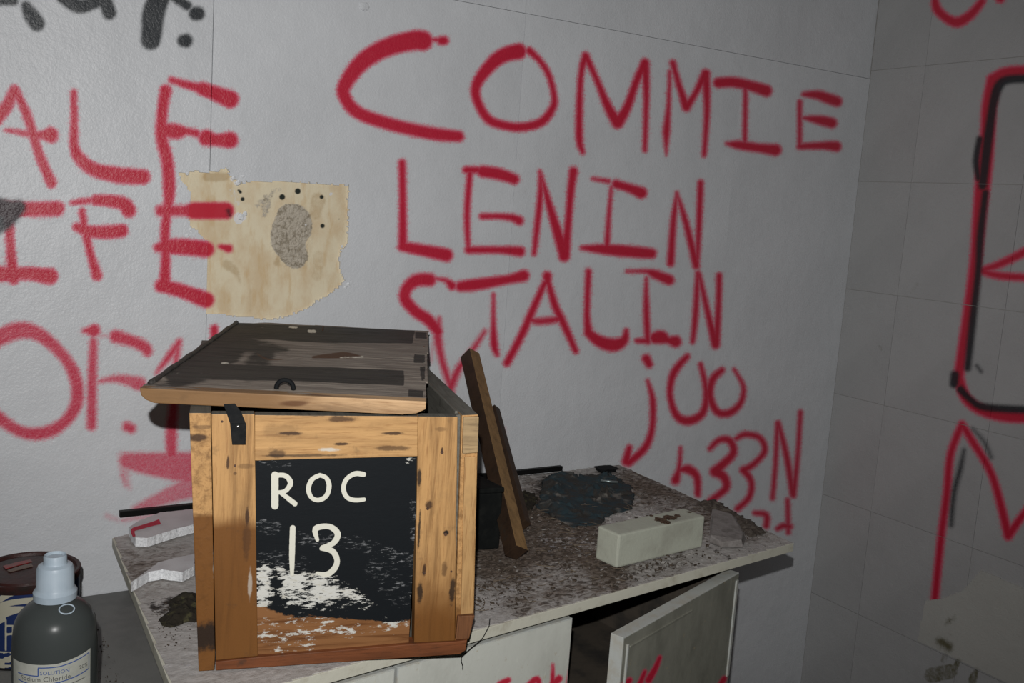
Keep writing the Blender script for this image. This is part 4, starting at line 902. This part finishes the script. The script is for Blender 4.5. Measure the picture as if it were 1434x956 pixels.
scatter('dark_grit', 'dark brown grit and crumbs scattered over the worktop', 'grit', 1300, REG, m_plain('dark crumbs', (.05, .038, .028), (.10, .075, .055), 100, .95), .0009, .0048, .4, 1)
scatter('pale_flakes', 'pale paint flakes and dust crumbs scattered over the worktop', 'flakes', 380, REG+[(1060, 765, 25), (800, 765, 30)], m_plain('pale flakes', (.36, .34, .32), (.24, .22, .20), 100, .9), .001, .0055, .14, 2)
scatter('left_grit', 'fine dark specks on the worktop left of the box', 'grit', 120, [(235, 890, 22), (215, 850, 16), (240, 870, 20)], bpy.data.materials['dark crumbs'], .0007, .0022, .5, 4)
scatter('bench_grit', 'fine dark specks on the low grey bench', 'grit', 60, [(180, 930, 26), (190, 950, 20), (165, 900, 20)], bpy.data.materials['dark crumbs'], .0008, .0035, .5, 5, z=ZLOW+.0006, ok=lambda p: -.8 < p[0] < .28 and 1.1 < p[1] < 1.8)
V = []; rg = random.Random(9); vv = []; ff = []
for k in range(120):      # straw and root threads in the litter
    x, y, s = rg.choice(REG); p = onz((rg.gauss(x, s), rg.gauss(y, s*.4)), ZT+.004)
    if not inpoly(np.array([p[:2]]), shrink(poly, .03))[0]: continue
    a = rg.random()*6.28; L = rg.uniform(.012, .045); cv = rg.uniform(-1.2, 1.2); r = rg.uniform(.0004, .0009); b = len(vv); q = p.copy(); n = 7
    for i in range(n):
        for t in range(3):
            an = 2.094*t; vv.append((q[0]-math.sin(a)*math.cos(an)*r, q[1]+math.cos(a)*math.cos(an)*r, q[2]+math.sin(an)*r))
        q = q+np.array([math.cos(a), math.sin(a), rg.uniform(-.08, .12)])*L/n; a += cv/n
    for i in range(n-1):
        for t in range(3): ff.append([b+i*3+t, b+i*3+(t+1) % 3, b+(i+1)*3+(t+1) % 3, b+(i+1)*3+t])
tag(mk('dry_roots', vv, ff, m_plain('dry roots', (.11, .08, .055), (.24, .2, .15), 60, .9), None, loc=(*poly.mean(0), ZT)), 'thin dry roots and straw strewn over the worktop', 'straw', kind='stuff')
# black wire hanging over the front edge by the box corner
fe = np.array([*U(1.119, 1.872, 0)[:2]]); fe2 = np.array(U(2.385, 2.028, 0)[:2]); fdir = (fe2-fe)/np.linalg.norm(fe2-fe); fnn = np.array([fdir[1], -fdir[0], 0])
Pf = np.array([*(fe), ZT])
wire = [onz((686, 866), ZT+.004), onz((685, 876), ZT+.003)]+[onplane(p, Pf+fnn*.003, fnn) for p in [(681, 884), (676, 893), (669, 900), (660, 907), (651, 915), (646, 920), (646, 926), (648, 932), (648, 937)]]
tag(tube('thin_wire', wire, .0007, BATTEN, None, 6), 'thin dark wire hanging over the worktop edge by the box corner', 'wire')

# ---------------------------------------------------------------- bottle and paint tin on the low bench
bc = onz((77, 1050), ZLOW); bc[2] = ZLOW+.0008
bot = thing('lab_bottle', 'translucent grey chemical bottle with white cap and printed label', 'bottle', bc)
rb = .0518
def m_bottle():
    t = NT('smoky translucent plastic'); t.b.inputs['Roughness'].default_value = .28
    t.b.inputs['Base Color'].default_value = (.075, .085, .083, 1); t.b.inputs['Specular IOR Level'].default_value = .35
    t.b.inputs['Transmission Weight'].default_value = .25; t.b.inputs['IOR'].default_value = 1.3
    return t.m
BM = m_bottle()
hs_ = .170
prof = [(.0, 0), (rb-.006, 0), (rb-.001, .004), (rb, .01), (rb, hs_-.02), (rb-.001, hs_-.006), (rb-.003, hs_+.013), (rb-.008, hs_+.024), (rb-.017, hs_+.034), (.026, hs_+.039), (.021, hs_+.043), (.0200, hs_+.056), (0, hs_+.056)]
lathe('body', prof, bc, BM, bot, 72)
CAPM = m_plain('white plastic cap', (.42, .50, .57), (.37, .45, .52), 30, .4)
zc = hs_+.043
cap = lathe('cap', [(.0232, zc), (.0262, zc+.001), (.0266, zc+.010), (.0240, zc+.014), (.0228, zc+.016), (.0226, zc+.040), (.0205, zc+.045), (.0150, zc+.0475), (.0140, zc+.050), (.0140, zc+.0575), (.0130, zc+.0590), (.0115, zc+.0575), (.0105, zc+.056), (0, zc+.0558)], bc, CAPM, bot, 56)
vc = Vector(CAM-bc); va = math.atan2(vc.y, vc.x)
ra = va+.42
rp = bc+np.array([math.cos(ra)*.033, math.sin(ra)*.033, hs_+.0375])
tube('cap_ring', [rp+np.array([math.cos(a)*.0095*-math.sin(ra)+math.cos(ra)*math.sin(a)*.006, math.cos(a)*.0095*math.cos(ra)+math.sin(ra)*math.sin(a)*.006, -.004*math.sin(a)+.001]) for a in np.linspace(0, 2*math.pi, 20, endpoint=False)], .0010, CAPM, bot, 6, True)
# label: sheet round the body, sloping top edge, blue rules and print
PAPER = m_plain('aged label paper', (.50, .51, .46), (.40, .41, .36), 25, .6)
BLUE = m_plain('blue label ink', (.05, .10, .30), None, rough=.6); INK = m_plain('faded black ink', (.09, .09, .085), None, rough=.6)
def cyl(a, h, r=0.0): return (bc[0]+math.cos(va+a)*(rb+.0005+r), bc[1]+math.sin(va+a)*(rb+.0005+r), bc[2]+h)
aL, aR = -1.18, .92        # left to right as seen: angle increases to the right
def ltop(a): return .1460+(0.0075*max(0, a-.05))
sgn = 1
V = []; F = []; n = 40
for i in range(n+1):
    a = aL+(aR-aL)*i/n
    V += [cyl(a, .02), cyl(a, ltop(a))]
for i in range(n): F.append([2*i, 2*i+2, 2*i+3, 2*i+1])
lab = mk('paper_label', V, F, PAPER, bot, smooth=True); fixn(lab)
def ribbon(pts, w, mat, name='label_rule'):
    """pts in (angle, height) on the bottle"""
    V = []; F = []; P = []
    for (a0, h0), (a1, h1) in zip(pts[:-1], pts[1:]):
        for k in range(10): P.append((a0+(a1-a0)*k/10, h0+(h1-h0)*k/10))
    P.append(pts[-1])
    for i, (a, h) in enumerate(P):
        a2, h2 = P[min(i+1, len(P)-1)]; a1, h1 = P[max(i-1, 0)]
        dx, dy = (a2-a1)*rb, h2-h1; L = math.hypot(dx, dy) or 1; nx, ny = -dy/L*w, dx/L*w
        V += [cyl(a+nx/rb, h+ny, .0003), cyl(a-nx/rb, h-ny, .0003)]
    for i in range(len(P)-1): F.append([2*i, 2*i+2, 2*i+3, 2*i+1])
    return fixn(mk(name, V, F, mat, lab))
hT = .1420
ribbon([(-.38, .1310), (-.38, hT), (.1, hT), (.5, hT+.003), (.86, hT+.006)], .0007, BLUE)
ribbon([(.86, hT+.006), (.86, .1260), (.45, .1230), (.0, .1205), (-.5, .1190), (-.95, .1220)], .0007, BLUE)
ribbon([(-.95, .1310), (-.38, .1310)], .0007, BLUE)
ribbon([(.10, .1205), (.10, .03)], .0008, BLUE)
def text_on(txt, a, h, size, mat, name='label_text'):
    cu = bpy.data.curves.new('tmp', 'FONT'); cu.body = txt; cu.size = size; cu.resolution_u = 2; to = bpy.data.objects.new('tmp', cu); C.objects.link(to)
    bpy.context.view_layer.update()
    me = bpy.data.meshes.new_from_object(to); bpy.data.objects.remove(to); bpy.data.curves.remove(cu)
    V = [cyl(a+v.co.x/rb, h+v.co.y, .0005) for v in me.vertices]; F = [list(p.vertices) for p in me.polygons]
    bpy.data.meshes.remove(me)
    return mk(name, V, F, mat, lab)
text_on('SOLUTION', -.34, .1325, .0070, BLUE)
text_on('Sodium Chloride', -.84, .1235, .0090, INK)
text_on('20%', .56, .1310, .0075, INK)
for k in range(5):
    ribbon([(-.75, .1110-k*.008), (-.05-.1*(k % 2), .1110-k*.008)], .0005, INK, 'label_line'); ribbon([(.2, .1150-k*.008), (.75-.15*(k % 2), .1170-k*.008)], .0005, INK, 'label_line')

tc = onz((39, 908), ZLOW); tc[2] = ZLOW+.0006
tin = thing('paint_tin', 'blue and cream paint tin with a dark red lid behind the bottle', 'tin', tc)
rt = .076; ht = .134
va2 = math.atan2(-tc[1], -tc[0])
NAVY = (.014, .028, .10); TCR = (.44, .42, .33)
seg = 240; nh = 110
def m_tin():
    t = NT('printed tin'); a, b, c, d = t.attr('print')
    n = t.math('SUBTRACT', t.noise(120, 3), .5)
    col = t.mix(t.ramp(t.math('ADD', a, t.math('MULTIPLY', n, .25)), .35, .6), NAVY, TCR)
    col = t.mix(t.ramp(t.noise(40, 4, .7), .66, .76), col, (.05, .04, .035))
    return t.out(col, .4)
V = []; F = []
for j in range(nh+1):
    for k in range(seg):
        a = 2*math.pi*k/seg; V.append((tc[0]+math.cos(a)*rt, tc[1]+math.sin(a)*rt, tc[2]+.002+(ht-.004)*j/nh))
for j in range(nh):
    for k in range(seg): F.append([j*seg+k, j*seg+(k+1) % seg, (j+1)*seg+(k+1) % seg, (j+1)*seg+k])
o = mk('tin_wall', V, F, m_tin(), tin, smooth=True)
px, _ = proj(np.array(V))
fr = (np.array(V)[:, 0]-tc[0])*math.cos(va2)+(np.array(V)[:, 1]-tc[1])*math.sin(va2) > 0
P = np.zeros(len(V))
c1, _ = strokes(px, [[(-20, 850, 4), (0, 839, 4), (20, 829, 4), (48, 825, 3.5)], [(-20, 868, 5), (0, 849, 4), (20, 843, 4), (50, 840, 4)], [(-20, 880, 8), (0, 860, 8), (15, 855, 6), (35, 852, 3)], [(-5, 870, 5), (3, 866, 5)],
    [(8, 876, 1.2), (18, 876, 1.2)], [(9, 888, 1.4), (18, 887, 1.4)], [(8, 868, 1.2), (8, 910, 1.2)], [(18, 876, 1.2), (18, 910, 1.4)]], 1.5, 2)
P = c1
P = np.maximum(P, (px[:, 1] > 912)*1.)
t1, _ = strokes(px, [[(-5, 917, 3.5), (3, 918, 3.5)], [(8, 917, 2.5), (12, 916, 2.5)], [(8, 929, 1.3), (30, 928, 1.3)], [(8, 936, 1.3), (30, 935, 1.3)], [(8, 943, 1.3), (30, 942, 1.3)]], 1, 2)
P = np.where(t1 > .3, 0, P); P[(px[:, 1] > 952)] = 0; P = np.where(fr, P, .0)
setattr4(o, 'print', np.stack([P, P*0, P*0, P*0], 1))
RUST = m_plain('dark red lid paint', (.045, .014, .012), (.02, .014, .012), 30, .45, .001, 90)
lathe('tin_lid', [(rt+.0012, ht-.012), (rt+.002, ht-.010), (rt+.002, ht), (rt, ht+.0012), (rt-.004, ht), (rt-.006, ht-.004), (rt-.014, ht-.004), (rt-.016, ht-.001), (rt-.02, ht-.0005), (0, ht-.0005)], tc, RUST, tin, 72)
lathe('tin_rim', [(rt-.0, 0), (rt+.0015, .001), (rt+.0015, .003), (rt-.0, .004)], tc, BLACKM, tin, 72)
q = [onz(p, tc[2]+ht+.0003) for p in [(4, 793), (22, 788), (42, 784), (45, 787), (25, 792), (8, 797)]]
prism('red_highlight', q, (0, 0, .0012), m_plain('red lid highlight', (.25, .02, .02), (.12, .06, .05), 60, .3), tin, 0)  # red highlight streak of the tin lid, laid on as a coloured strip
q = [onz(p, tc[2]+ht+.0003) for p in [(10, 799), (28, 793), (44, 789), (46, 793), (30, 797), (14, 801)]]
prism('pale_drip', q, (0, 0, .0012), m_plain('pale paint drip', (.15, .11, .09), None, rough=.5), tin, 0)
